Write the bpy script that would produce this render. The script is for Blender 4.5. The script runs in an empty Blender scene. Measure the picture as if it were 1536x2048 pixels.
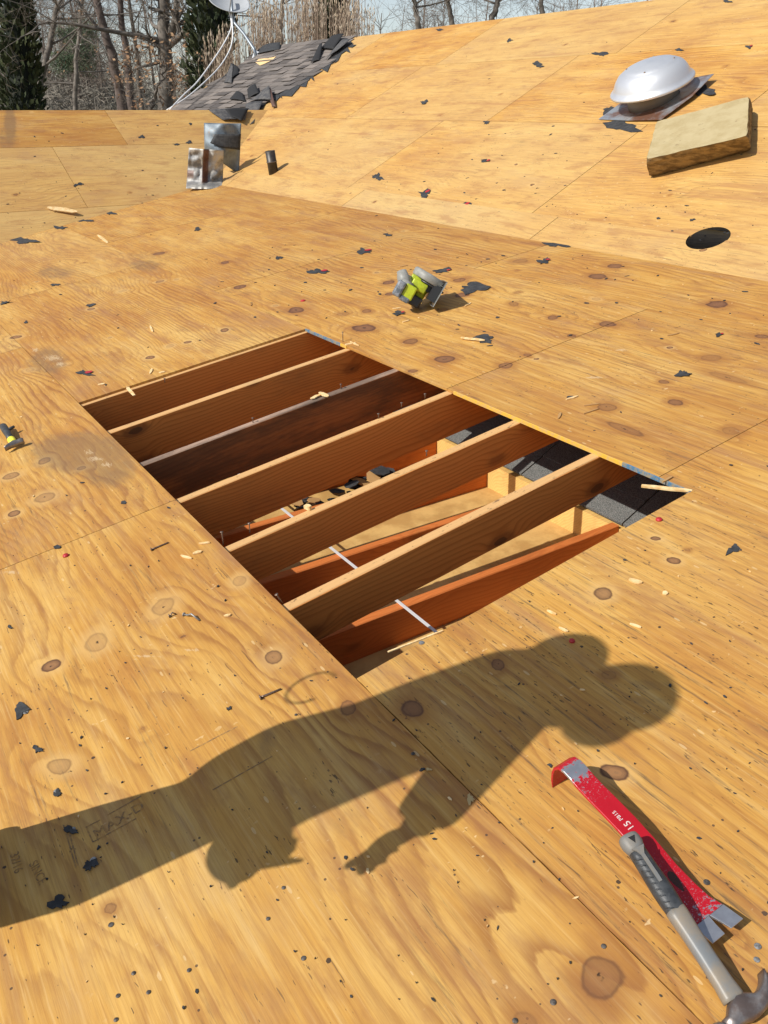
import bpy, bmesh, math, random
import numpy as np
from mathutils import Vector, Matrix

# ------------------------------------------------------------------ camera, sky, sun
scene = bpy.context.scene
COL = scene.collection
CAM = Vector((-0.813, -3.757, 1.229))
RM = Matrix(((0.830, -0.251, 0.498), (-0.558, -0.374, 0.741), (0.0, -0.893, -0.451)))   # camera axes (right, down, forward) in the world
RIGHT = Vector((RM[0][0], RM[1][0], RM[2][0])).normalized()
FWD = Vector((RM[0][2], RM[1][2], RM[2][2])).normalized()
UP = RIGHT.cross(FWD).normalized()
RIGHT = FWD.cross(UP).normalized()
cam_d = bpy.data.cameras.new('camera'); cam = bpy.data.objects.new('camera', cam_d); COL.objects.link(cam)
m4 = Matrix((RIGHT, UP, -FWD)).transposed().to_4x4(); m4.translation = CAM
cam.matrix_world = m4
cam_d.sensor_fit = 'VERTICAL'; cam_d.sensor_height = 24.0; cam_d.lens = 24.0 * 1600 / 2048
cam_d.clip_start = 0.02; cam_d.clip_end = 2000
scene.camera = cam

SUN_DIR = Vector((-0.755, 0.045, 0.655)).normalized()          # towards the sun
world = bpy.data.worlds.new('World'); scene.world = world; world.use_nodes = True
wt = world.node_tree; wt.nodes.clear()
sky = wt.nodes.new('ShaderNodeTexSky'); sky.sky_type = 'NISHITA'; sky.sun_disc = False
sky.sun_elevation = math.asin(SUN_DIR.z); sky.sun_rotation = math.atan2(SUN_DIR.x, SUN_DIR.y)
sky.air_density = 1.0; sky.dust_density = 0.6; sky.ozone_density = 1.0
bg = wt.nodes.new('ShaderNodeBackground'); bg.inputs['Strength'].default_value = 0.108
wo = wt.nodes.new('ShaderNodeOutputWorld')
hz = wt.nodes.new('ShaderNodeHueSaturation'); hz.inputs['Saturation'].default_value = 0.62; wt.links.new(sky.outputs[0], hz.inputs['Color']); wt.links.new(hz.outputs[0], bg.inputs[0]); wt.links.new(bg.outputs[0], wo.inputs[0])
sun_d = bpy.data.lights.new('sun', 'SUN'); sun_d.energy = 4.3; sun_d.angle = math.radians(0.55); sun_d.color = (1.0, 0.95, 0.87)
sun = bpy.data.objects.new('sun', sun_d); COL.objects.link(sun)
sun.rotation_euler = SUN_DIR.to_track_quat('Z', 'Y').to_euler(); sun.location = (-20, 4, 18)
scene.view_settings.view_transform = 'Standard'; scene.view_settings.look = 'None'
scene.view_settings.exposure = 0.25; scene.view_settings.gamma = 1.0
scene.render.engine = 'CYCLES'
scene.cycles.max_bounces = 6; scene.cycles.diffuse_bounces = 4
scene.cycles.use_denoising = True

# ------------------------------------------------------------------ frames of the three roof planes
class Plane:
    def __init__(s, O, eu, ev):
        s.O = Vector(O); s.eu = Vector(eu).normalized(); s.ev = Vector(ev).normalized(); s.n = s.eu.cross(s.ev)
    def at(s, u, v, h=0.0): return s.O + s.eu * u + s.ev * v + s.n * h
    def uv(s, p): d = p - s.O; return d.dot(s.eu), d.dot(s.ev)
    def on(s, px, py, h=0.0):                       # where the sight line through a photo pixel meets this roof plane
        d = RIGHT * ((px - 768) / 1600) - UP * ((py - 1024) / 1600) + FWD
        t = (s.O + s.n * h - CAM).dot(s.n) / d.dot(s.n)
        return CAM + d * t
    def onuv(s, px, py, h=0.0): return s.uv(s.on(px, py, h))
A1 = math.radians(8.3796); A3 = math.atan(0.5)
P1 = Plane((0, 0, 0), (0, -1, 0), (math.cos(A1), 0, math.sin(A1)))
P2 = Plane((0, 4.662, 0), (1, 0, 0), (0, math.cos(A3), math.sin(A3)))
P3 = Plane((3.09, 0, 3.09 * math.tan(A1)), (0, -1, 0), (math.cos(A3), 0, math.sin(A3)))
EAVE_X, EAVE_Z = 1.623, -0.278
GROUND = -3.5
R = random.Random(7)

# ------------------------------------------------------------------ small helpers
def tag(o, label=None, cat=None, group=None, kind=None):
    for k, v in (('label', label), ('category', cat), ('group', group), ('kind', kind)):
        if v: o[k] = v
    return o
def thing(name, label, cat, loc=(0, 0, 0), group=None):
    o = bpy.data.objects.new(name, None); COL.objects.link(o); o.location = loc; o.empty_display_size = 0.1
    return tag(o, label, cat, group)
def link(name, me, mat, parent=None, smooth=False):
    o = bpy.data.objects.new(name, me); COL.objects.link(o)
    if mat:
        for m in (mat if isinstance(mat, (list, tuple)) else [mat]): me.materials.append(m)
    if parent is not None:
        o.parent = parent; o.matrix_parent_inverse = Matrix.Translation(parent.location).inverted()
    if smooth:
        for p in me.polygons: p.use_smooth = True
    return o
class MB:
    """collects vertices and faces for one mesh"""
    def __init__(s): s.v = []; s.f = []; s.mi = []; s.cur = 0
    def add(s, vs, fs):
        b = len(s.v); s.v += [tuple(x) for x in vs]; s.f += [tuple(i + b for i in f) for f in fs]; s.mi += [s.cur] * len(fs); return b
    def box(s, o, a, b, c):                           # corner o, edge vectors a b c (right handed)
        o, a, b, c = map(Vector, (o, a, b, c))
        s.add([o, o + a, o + a + b, o + b, o + c, o + a + c, o + a + b + c, o + b + c],
              [(0, 3, 2, 1), (4, 5, 6, 7), (0, 1, 5, 4), (1, 2, 6, 5), (2, 3, 7, 6), (3, 0, 4, 7)])
    def tube(s, pts, rad, n=8, cap=True, flat=1.0, side=None):
        pts = [Vector(p) for p in pts]; k = len(pts)
        if not isinstance(rad, (list, tuple)): rad = [rad] * k
        vs = []; prev = None
        for i, p in enumerate(pts):
            t = (pts[min(i + 1, k - 1)] - pts[max(i - 1, 0)]).normalized()
            if side is not None: a = Vector(side)
            elif prev is None: a = Vector((0, 0, 1)) if abs(t.z) < 0.9 else Vector((1, 0, 0))
            else: a = prev
            a = (a - t * a.dot(t)).normalized(); prev = a; b = t.cross(a)
            for j in range(n):
                an = 2 * math.pi * j / n
                vs.append(p + (a * math.cos(an) + b * math.sin(an) * flat) * rad[i])
        fs = [(i * n + j, i * n + (j + 1) % n, (i + 1) * n + (j + 1) % n, (i + 1) * n + j) for i in range(k - 1) for j in range(n)]
        if cap: fs += [tuple(range(n - 1, -1, -1)), tuple((k - 1) * n + j for j in range(n))]
        s.add(vs, fs)
    def loft(s, rings, cap=True):
        n = len(rings[0]); vs = [p for r in rings for p in r]; k = len(rings)
        fs = [(i * n + j, i * n + (j + 1) % n, (i + 1) * n + (j + 1) % n, (i + 1) * n + j) for i in range(k - 1) for j in range(n)]
        if cap: fs += [tuple(range(n - 1, -1, -1)), tuple((k - 1) * n + j for j in range(n))]
        s.add(vs, fs)
    def lathe(s, prof, O, X, Y, Z, n=32):              # prof: (radius, height) along Z
        rings = [[Vector(O) + (Vector(X) * math.cos(2 * math.pi * j / n) + Vector(Y) * math.sin(2 * math.pi * j / n)) * r + Vector(Z) * h for j in range(n)] for r, h in prof]
        s.loft(rings, cap=True)
    def prism(s, pts, ext):                            # polygon extruded by vector
        n = len(pts); ext = Vector(ext); pts = [Vector(p) for p in pts]
        s.add(pts + [p + ext for p in pts], [tuple(range(n - 1, -1, -1)), tuple(range(n, 2 * n))] + [(i, (i + 1) % n, n + (i + 1) % n, n + i) for i in range(n)])
    def mesh(s, name):
        me = bpy.data.meshes.new(name); me.from_pydata(s.v, [], s.f); me.update()
        if any(s.mi): me.polygons.foreach_set('material_index', s.mi)
        return me
    def build(s, name, mat, parent=None, smooth=False, recalc=True, bevel=0.0):
        me = s.mesh(name)
        if recalc:
            bm = bmesh.new(); bm.from_mesh(me); bmesh.ops.recalc_face_normals(bm, faces=bm.faces); bm.to_mesh(me); bm.free()
        o = link(name, me, mat, parent, smooth)
        if bevel:
            b = o.modifiers.new('bevel', 'BEVEL'); b.width = bevel; b.segments = 2; b.limit_method = 'ANGLE'; b.angle_limit = math.radians(35)
        return o

# ------------------------------------------------------------------ materials
def srgb(r, g, b): 
    f = lambda c: (c / 12.92 if c <= 0.04045 else ((c + 0.055) / 1.055) ** 2.4)
    return (f(r / 255), f(g / 255), f(b / 255), 1)
class NT:
    """short hand for building a material's node tree"""
    def __init__(s, name):
        s.m = bpy.data.materials.new(name); s.m.use_nodes = True; s.t = s.m.node_tree; s.t.nodes.clear()
        s.out = s.t.nodes.new('ShaderNodeOutputMaterial'); s.b = s.t.nodes.new('ShaderNodeBsdfPrincipled')
        s.t.links.new(s.b.outputs[0], s.out.inputs[0])
    def n(s, ty, **kw):
        nd = s.t.nodes.new(ty)
        for k, v in kw.items(): setattr(nd, k, v)
        return nd
    def set(s, sock, v):
        if hasattr(v, 'links') or isinstance(v, bpy.types.NodeSocket): s.t.links.new(v, sock)
        else: sock.default_value = v
    def attr(s, name, out='Fac'): 
        a = s.n('ShaderNodeAttribute'); a.attribute_name = name; return a.outputs[out]
    def obj(s): return s.n('ShaderNodeTexCoord').outputs['Object']
    def math(s, op, a, b=0.0, c=None, clamp=False):
        nd = s.n('ShaderNodeMath', operation=op, use_clamp=clamp); s.set(nd.inputs[0], a); s.set(nd.inputs[1], b)
        if c is not None: s.set(nd.inputs[2], c)
        return nd.outputs[0]
    def vmul(s, v, k):
        nd = s.n('ShaderNodeVectorMath', operation='MULTIPLY'); s.set(nd.inputs[0], v); nd.inputs[1].default_value = k; return nd.outputs[0]
    def vadd(s, v, k):
        nd = s.n('ShaderNodeVectorMath', operation='ADD'); s.set(nd.inputs[0], v); s.set(nd.inputs[1], k); return nd.outputs[0]
    def noise(s, v, scale=1.0, detail=3.0, rough=0.55, dist=0.0):
        nd = s.n('ShaderNodeTexNoise'); s.set(nd.inputs['Vector'], v); nd.inputs['Scale'].default_value = scale
        nd.inputs['Detail'].default_value = detail; nd.inputs['Roughness'].default_value = rough; nd.inputs['Distortion'].default_value = dist; return nd.outputs[0]
    def vor(s, v, scale=1.0, feature='F1', rnd=1.0):
        nd = s.n('ShaderNodeTexVoronoi', feature=feature); s.set(nd.inputs['Vector'], v); nd.inputs['Scale'].default_value = scale
        nd.inputs['Randomness'].default_value = rnd; return nd
    def ramp(s, v, stops, interp='LINEAR'):
        nd = s.n('ShaderNodeValToRGB'); s.set(nd.inputs[0], v); cr = nd.color_ramp; cr.interpolation = interp
        while len(cr.elements) < len(stops): cr.elements.new(0.5)
        for e, (p, c) in zip(cr.elements, stops):
            e.position = p; e.color = c if isinstance(c, tuple) else (c, c, c, 1)
        return nd.outputs[0]
    def mix(s, fac, a, b, mode='MIX'):
        nd = s.n('ShaderNodeMix', data_type='RGBA', blend_type=mode); s.set(nd.inputs[0], fac); s.set(nd.inputs[6], a); s.set(nd.inputs[7], b); return nd.outputs[2]
    def step(s, v, lo, hi):
        nd = s.n('ShaderNodeMapRange', interpolation_type='SMOOTHSTEP'); s.set(nd.inputs[0], v); nd.inputs[1].default_value = lo; nd.inputs[2].default_value = hi; return nd.outputs[0]
    def bump(s, h, strength=0.3, dist=0.002):
        nd = s.n('ShaderNodeBump'); nd.inputs['Strength'].default_value = strength; nd.inputs['Distance'].default_value = dist; s.set(nd.inputs['Height'], h); s.t.links.new(nd.outputs[0], s.b.inputs['Normal'])
    def done(s, color=None, rough=0.6, metal=0.0, spec=0.5):
        if color is not None: s.set(s.b.inputs['Base Color'], color)
        s.set(s.b.inputs['Roughness'], rough); s.set(s.b.inputs['Metallic'], metal); s.b.inputs['Specular IOR Level'].default_value = spec; return s.m

def plywood_mat():
    t = NT('plywood_veneer')
    P = t.attr('P', 'Vector'); gr = t.attr('gr'); kn = t.attr('kn'); kt = t.attr('kt'); kst = t.attr('kstr'); tone = t.attr('tone'); st = t.attr('st'); wt_ = t.attr('wt')
    big = t.noise(t.vmul(P, (1.3, 3.2, 1)), 1.0, 4, 0.6)
    med = t.noise(t.vmul(P, (2.2, 34, 1)), 1.0, 4, 0.65)
    fib = t.noise(t.vmul(P, (9, 300, 1)), 1.0, 3, 0.7)
    wob = t.noise(t.vmul(P, (5, 16, 1)), 1.0, 3, 0.6)
    wobf = t.noise(t.vmul(P, (14, 130, 1)), 1.0, 2, 0.6)
    ring = t.math('ADD', t.math('ADD', gr, t.math('MULTIPLY', wob, 0.7)), t.math('MULTIPLY', wobf, 0.22))
    saw = t.math('FRACT', ring)
    band = t.ramp(saw, [(0.0, 0.06), (0.30, 0.0), (0.55, 0.2), (0.80, 0.80), (0.90, 0.95), (0.97, 0.5), (1.0, 0.06)])
    amp = t.math('MULTIPLY', t.step(t.noise(t.vmul(P, (1.6, 7, 1)), 1.0, 3, 0.6), 0.28, 0.58), 1.0)
    band = t.math('MULTIPLY', t.math('MULTIPLY', band, amp), t.attr('bs'))
    base = t.ramp(t.math('ADD', t.math('MULTIPLY', big, 0.75), t.math('MULTIPLY', med, 0.35)), [(0.32, (0.35, 0.138, 0.020, 1)), (0.45, (0.50, 0.230, 0.034, 1)), (0.57, (0.595, 0.312, 0.052, 1)), (0.72, (0.69, 0.42, 0.105, 1))])
    base = t.mix(t.math('MULTIPLY', band, 1.0), base, (0.25, 0.085, 0.016, 1))
    base = t.mix(t.math('MULTIPLY', t.step(fib, 0.42, 0.72), 0.30), base, (0.30, 0.115, 0.022, 1))
    mf = t.noise(t.vmul(P, (4, 120, 2)), 1.0, 4, 0.7)
    base = t.mix(t.math('MULTIPLY', t.step(mf, 0.50, 0.70), 0.36), base, (0.30, 0.11, 0.022, 1))
    base = t.mix(t.math('MULTIPLY', t.step(mf, 0.47, 0.30), 0.35), base, (0.74, 0.49, 0.19, 1))
    base = t.mix(t.math('MULTIPLY', t.step(med, 0.55, 0.8), 0.30), base, (0.66, 0.44, 0.18, 1))
    # sheet tone (−1 brown … +1 pale) and weathering
    base = t.mix(t.math('MULTIPLY', t.math('MAXIMUM', tone, 0.0), 0.75), base, (0.565, 0.392, 0.158, 1))
    base = t.mix(t.math('MULTIPLY', t.math('MAXIMUM', t.math('MULTIPLY', tone, -1.0), 0.0), 0.5), base, (0.27, 0.115, 0.034, 1))
    red = t.step(t.noise(t.vmul(P, (3.1, 9, 1)), 1.0, 5, 0.7), 0.48, 0.70)
    base = t.mix(t.math('MULTIPLY', red, 0.48), base, (0.29, 0.118, 0.045, 1))
    strk = t.step(t.noise(t.vmul(P, (0.8, 13, 4)), 1.0, 4, 0.65), 0.55, 0.74)
    base = t.mix(t.math('MULTIPLY', strk, 0.62), base, (0.36, 0.165, 0.06, 1))
    # grey weathered streaks along the grain, heavier where wt is high
    g1 = t.noise(t.vmul(P, (5, 95, 3)), 1.0, 5, 0.75)
    g2 = t.noise(t.vmul(P, (2.5, 5, 3)), 1.0, 3, 0.6)
    gs = t.math('MULTIPLY', t.step(g1, 0.53, 0.72), t.step(t.math('ADD', g2, t.math('MULTIPLY', wt_, 0.30)), 0.48, 0.74))
    base = t.mix(t.math('MULTIPLY', gs, 0.85), base, (0.10, 0.068, 0.042, 1))
    # short dark checks and pits
    pn = t.noise(t.vmul(P, (38, 190, 5)), 1.0, 2, 0.6)
    pg = t.step(t.math('ADD', t.noise(t.vmul(P, (4, 8, 2)), 1.0, 3, 0.6), t.math('MULTIPLY', wt_, 0.13)), 0.44, 0.70)
    pit = t.step(t.math('ADD', pn, t.math('MULTIPLY', pg, 0.09)), 0.735, 0.775)
    base = t.mix(t.math('MULTIPLY', pit, 0.8), base, (0.05, 0.033, 0.02, 1))
    vl = t.vor(t.vadd(t.vmul(P, (5, 85, 5)), t.vmul(t.n_col(P), (0.8, 1.6, 0))), 1.0)
    chk = t.math('MULTIPLY', t.math('LESS_THAN', vl.outputs['Distance'], 0.12), t.math('GREATER_THAN', t.math('ADD', t.n_sep(vl.outputs['Color']), t.math('MULTIPLY', wt_, 0.16)), 0.88))
    base = t.mix(t.math('MULTIPLY', chk, 0.6), base, (0.07, 0.04, 0.025, 1))
    # nail holes, tar dots
    vn = t.vor(t.vmul(P, (12, 12, 5)), 1.0)
    dist = t.math('ADD', vn.outputs['Distance'], t.math('MULTIPLY', t.noise(t.vmul(P, (150, 150, 1)), 1.0, 2), 0.06))
    hole = t.math('MULTIPLY', t.math('LESS_THAN', dist, 0.085), t.math('GREATER_THAN', t.n_sep(vn.outputs['Color']), 0.60))
    base = t.mix(t.math('MULTIPLY', hole, 0.9), base, (0.035, 0.026, 0.022, 1))
    vs = t.vor(t.vmul(P, (42, 42, 5)), 1.0)
    speck = t.math('MULTIPLY', t.math('LESS_THAN', vs.outputs['Distance'], 0.12), t.math('GREATER_THAN', t.n_sep(vs.outputs['Color']), 0.80))
    base = t.mix(t.math('MULTIPLY', speck, 0.8), base, (0.05, 0.035, 0.03, 1))
    # pale scuffs where the prying tools bit
    sc = t.vor(t.vmul(P, (19, 62, 5)), 1.0)
    scuff = t.math('MULTIPLY', t.math('LESS_THAN', sc.outputs['Distance'], 0.2), t.math('GREATER_THAN', t.n_sep(sc.outputs['Color']), 0.955))
    base = t.mix(t.math('MULTIPLY', scuff, 0.55), base, (0.70, 0.50, 0.24, 1))
    pn2 = t.noise(t.vmul(P, (60, 34, 7)), 1.0, 2, 0.6); pg2 = t.step(t.noise(t.vmul(P, (5, 5, 7)), 1.0, 3, 0.6), 0.50, 0.68)
    base = t.mix(t.math('MULTIPLY', t.math('MULTIPLY', t.step(pn2, 0.68, 0.73), pg2), 0.65), base, (0.78, 0.58, 0.30, 1))
    gt = t.step(t.noise(t.vmul(P, (2.2, 3.5, 9)), 1.0, 5, 0.7), 0.50, 0.72)
    base = t.mix(t.math('MULTIPLY', gt, 0.26), base, (0.36, 0.21, 0.115, 1))
    # knots: kn is distance from the knot's heart in knot radii
    kd = t.math('ADD', kn, t.math('MULTIPLY', t.math('SUBTRACT', t.noise(t.vmul(P, (40, 40, 1)), 1.0, 2), 0.5), 0.28))
    halo = t.math('MULTIPLY', t.step(kd, 2.6, 1.0), 0.55)
    base = t.mix(halo, base, t.mix(kt, (0.62, 0.38, 0.13, 1), (0.30, 0.115, 0.024, 1)))
    kr = t.math('FRACT', t.math('MULTIPLY', kd, 3.2))
    kcol = t.ramp(t.math('DIVIDE', kd, 1.25), [(0.0, (0.11, 0.055, 0.03, 1)), (0.12, (0.25, 0.115, 0.05, 1)), (0.42, (0.25, 0.11, 0.045, 1)), (0.60, (0.155, 0.064, 0.031, 1)), (0.80, (0.095, 0.038, 0.024, 1)), (1.0, (0.24, 0.10, 0.03, 1))])
    kcol = t.mix(t.math('MULTIPLY', t.step(kr, 0.55, 0.95), 0.35), kcol, (0.10, 0.05, 0.035, 1))
    kcol = t.mix(t.math('MULTIPLY', kt, 0.55), kcol, (0.15, 0.066, 0.04, 1))
    base = t.mix(t.math('MULTIPLY', t.math('MULTIPLY', t.step(kd, 1.2, 0.92), kst), 0.92), base, kcol)
    base = t.mix(t.math('MULTIPLY', t.math('MULTIPLY', t.step(kd, 0.80, 0.93), t.step(kd, 1.10, 0.97)), t.math('MULTIPLY', kst, 0.6)), base, (0.075, 0.028, 0.016, 1))
    base = t.mix(t.math('MULTIPLY', t.step(t.math('ADD', kd, t.math('MULTIPLY', t.noise(t.vmul(P, (90, 90, 1)), 1.0, 2), 0.5)), 0.48, 0.38), 0.9), base, (0.03, 0.018, 0.012, 1))
    # painted / damp stains laid in by hand
    base = t.mix(t.math('MULTIPLY', t.step(t.math('ADD', st, t.math('MULTIPLY', t.math('SUBTRACT', t.noise(t.vmul(P, (14, 30, 1)), 1.0, 4, 0.65), 0.5), 0.9)), 0.3, 0.95), 0.6), base, (0.19, 0.115, 0.06, 1))
    base = t.mix(t.math('MULTIPLY', t.step(t.math('ADD', t.attr('pale'), t.math('MULTIPLY', t.math('SUBTRACT', t.noise(t.vmul(P, (34, 150, 1)), 1.0, 4, 0.75), 0.5), 2.6)), 0.62, 0.95), 0.5), base, (0.66, 0.50, 0.30, 1))
    t.bump(t.math('ADD', t.math('ADD', t.math('MULTIPLY', fib, 0.5), t.math('MULTIPLY', band, -0.08)), t.math('MULTIPLY', t.math('ADD', hole, pit), -0.8)), 0.35, 0.0015)
    hs = t.n('ShaderNodeHueSaturation'); hs.inputs['Saturation'].default_value = 0.965; hs.inputs['Value'].default_value = 0.97; t.set(hs.inputs['Color'], base); base = hs.outputs[0]
    return t.done(base, t.math('ADD', 0.50, t.math('MULTIPLY', fib, 0.2)), 0, 0.28)
def n_col(s, P):
    nd = s.n('ShaderNodeTexNoise'); s.set(nd.inputs['Vector'], P); nd.inputs['Scale'].default_value = 14; nd.inputs['Detail'].default_value = 2; return nd.outputs['Color']
NT.n_col = n_col
def n_sep(s, c):
    nd = s.n('ShaderNodeSeparateColor'); s.set(nd.inputs[0], c); return nd.outputs[0]
NT.n_sep = n_sep
M_PLY = plywood_mat()

def lumber_mat(name, light, dark, knots=True, scale=1.0, mold=0.0, bleached=None):
    """sawn softwood: grain runs along the local X of the object"""
    t = NT(name); o = t.obj()
    rnd = t.n('ShaderNodeObjectInfo').outputs['Random']
    off = t.n('ShaderNodeCombineXYZ'); t.set(off.inputs[0], t.math('MULTIPLY', rnd, 37.0)); t.set(off.inputs[1], t.math('MULTIPLY', rnd, 3.0)); t.set(off.inputs[2], t.math('MULTIPLY', rnd, 5.0))
    P = t.vadd(o, off.outputs[0])
    low = t.noise(t.vmul(P, (1.0, 6, 4.0)), scale, 2, 0.5)
    sep = t.n('ShaderNodeSeparateXYZ'); t.set(sep.inputs[0], P); sepo = t.n('ShaderNodeSeparateXYZ'); t.set(sepo.inputs[0], o)
    f = t.math('ADD', t.math('MULTIPLY', t.math('ADD', sep.outputs[2], sep.outputs[1]), 58.0), t.math('MULTIPLY', low, 10.0))
    # knots bend the lines
    kv = t.vor(t.vmul(P, (2.9, 0.01, 6.5)), 1.0, rnd=0.95); kd = kv.outputs['Distance']; gate = t.math('GREATER_THAN', t.n_sep(kv.outputs['Color']), 0.12)
    kk = t.math('MULTIPLY', t.step(kd, 0.42, 0.0), gate)
    f = t.math('ADD', f, t.math('MULTIPLY', kk, 2.6))
    saw = t.math('FRACT', f)
    band = t.ramp(saw, [(0.0, 0.0), (0.45, 0.08), (0.85, 0.95), (0.95, 0.7), (1.0, 0.0)])
    fib = t.noise(t.vmul(P, (6, 260, 260)), 1.0, 3, 0.7)
    dirt = t.step(t.noise(t.vmul(P, (2.5, 7, 7)), 1.0, 5, 0.7), 0.45, 0.75)
    col = t.mix(t.math('MULTIPLY', band, 0.58), light, dark); col = t.mix(t.math('MULTIPLY', dirt, 0.35), col, (0.20, 0.085, 0.03, 1))
    col = t.mix(t.math('MULTIPLY', t.step(fib, 0.45, 0.75), 0.3), col, dark)
    if knots:
        kd = t.math('ADD', kd, t.math('MULTIPLY', t.math('SUBTRACT', t.noise(t.vmul(P, (30, 60, 60)), 1.0, 2), .5), .05)); kc = t.math('MULTIPLY', t.step(kd, 0.118, 0.085), gate)
        kring = t.math('MULTIPLY', t.math('MULTIPLY', t.step(kd, .10, .115), t.step(kd, .20, .135)), gate); col = t.mix(t.math('MULTIPLY', kring, .5), col, (.26, .075, .018, 1))
        col = t.mix(t.math('MULTIPLY', kc, 0.9), col, (0.085, 0.030, 0.012, 1))
        col = t.mix(t.math('MULTIPLY', t.math('MULTIPLY', t.step(kd, 0.26, 0.12), gate), 0.35), col, (0.2, 0.075, 0.022, 1))
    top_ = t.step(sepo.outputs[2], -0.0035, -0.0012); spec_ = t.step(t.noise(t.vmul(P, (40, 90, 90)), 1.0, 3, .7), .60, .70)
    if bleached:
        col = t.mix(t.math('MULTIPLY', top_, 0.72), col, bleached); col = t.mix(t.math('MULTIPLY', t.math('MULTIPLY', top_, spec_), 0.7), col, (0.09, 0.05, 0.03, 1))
    if mold:
        g = t.step(t.noise(t.vmul(P, (2.0, 9, 9)), 1.0, 5, 0.7), 0.38, 0.62)
        top = t.step(sepo.outputs[2], -0.06, 0.02)
        col = t.mix(t.math('MULTIPLY', g, mold), col, (0.035, 0.026, 0.02, 1))
    t.bump(t.math('ADD', fib, t.math('MULTIPLY', band, 0.6)), 0.25, 0.0012)
    return t.done(col, 0.62, 0, 0.3)
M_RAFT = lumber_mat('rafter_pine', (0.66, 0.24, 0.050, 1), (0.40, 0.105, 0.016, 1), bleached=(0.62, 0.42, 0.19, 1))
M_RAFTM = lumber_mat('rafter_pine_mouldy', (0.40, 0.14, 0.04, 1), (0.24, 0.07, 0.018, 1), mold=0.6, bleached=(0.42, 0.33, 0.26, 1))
M_JOIST = lumber_mat('red_joist_fir', (0.60, 0.185, 0.045, 1), (0.46, 0.12, 0.026, 1), scale=2.0)
M_FASC = lumber_mat('fascia_pine', (0.74, 0.48, 0.16, 1), (0.60, 0.33, 0.09, 1))
def simple(name, col, rough=0.6, metal=0.0, var=0.0, vs=8.0, col2=None, bump=0.0, bs=60.0, spec=0.5, detail=5):
    t = NT(name); c = col
    if var or col2:
        n_ = t.noise(t.obj(), vs, detail, 0.65)
        c = t.mix(t.step(n_, 0.40, 0.62), col, col2 or tuple(x * (1 - var) for x in col[:3]) + (1,))
    if bump: t.bump(t.noise(t.obj(), bs, 4, 0.6), bump, 0.002)
    return t.done(c, rough, metal, spec)
M_FELT = simple('roofing_felt', (0.022, 0.024, 0.027, 1), 0.8, 0, 0, 30, (0.045, 0.047, 0.05, 1), 0.3, 180)
M_SHINGLE_OLD = simple('old_shingle_granules', (0.075, 0.078, 0.076, 1), 0.95, 0, 0, 260, (0.20, 0.20, 0.19, 1), 0.8, 320, 0.2)
M_RED = simple('red_paint_film', (0.42, 0.02, 0.025, 1), 0.45)
M_NAIL = simple('rusty_nail_steel', (0.16, 0.10, 0.07, 1), 0.45, 0.7, 0, 300, (0.30, 0.24, 0.20, 1))
M_GALV = simple('nail_head_zinc', (0.36, 0.37, 0.37, 1), 0.5, 0.6, 0, 200, (0.22, 0.2, 0.18, 1))
M_CHIP = simple('fresh_wood_chip', (0.80, 0.60, 0.32, 1), 0.7, 0, 0, 40, (0.66, 0.42, 0.17, 1))
M_DARKWOOD = simple('tan_soffit_wood', (0.62, 0.40, 0.14, 1), 0.7, 0, 0, 5, (0.46, 0.27, 0.085, 1), 0.2, 40)  # bare board in its own tan colour
M_WALL = simple('painted_siding', (0.55, 0.53, 0.48, 1), 0.7, 0, 0, 3, (0.48, 0.46, 0.42, 1))

# ------------------------------------------------------------------ numpy value noise
class VN:
    def __init__(s, seed): s.g = np.random.RandomState(seed).rand(128, 128) * 2 - 1
    def __call__(s, x, y):
        xi = np.floor(x).astype(int); yi = np.floor(y).astype(int); fx = x - xi; fy = y - yi
        fx = fx * fx * fx * (fx * (fx * 6 - 15) + 10); fy = fy * fy * fy * (fy * (fy * 6 - 15) + 10); g = s.g
        a = g[xi % 128, yi % 128]; b = g[(xi + 1) % 128, yi % 128]; c = g[xi % 128, (yi + 1) % 128]; d = g[(xi + 1) % 128, (yi + 1) % 128]
        return (a * (1 - fx) + b * fx) * (1 - fy) + (c * (1 - fx) + d * fx) * fy

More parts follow.
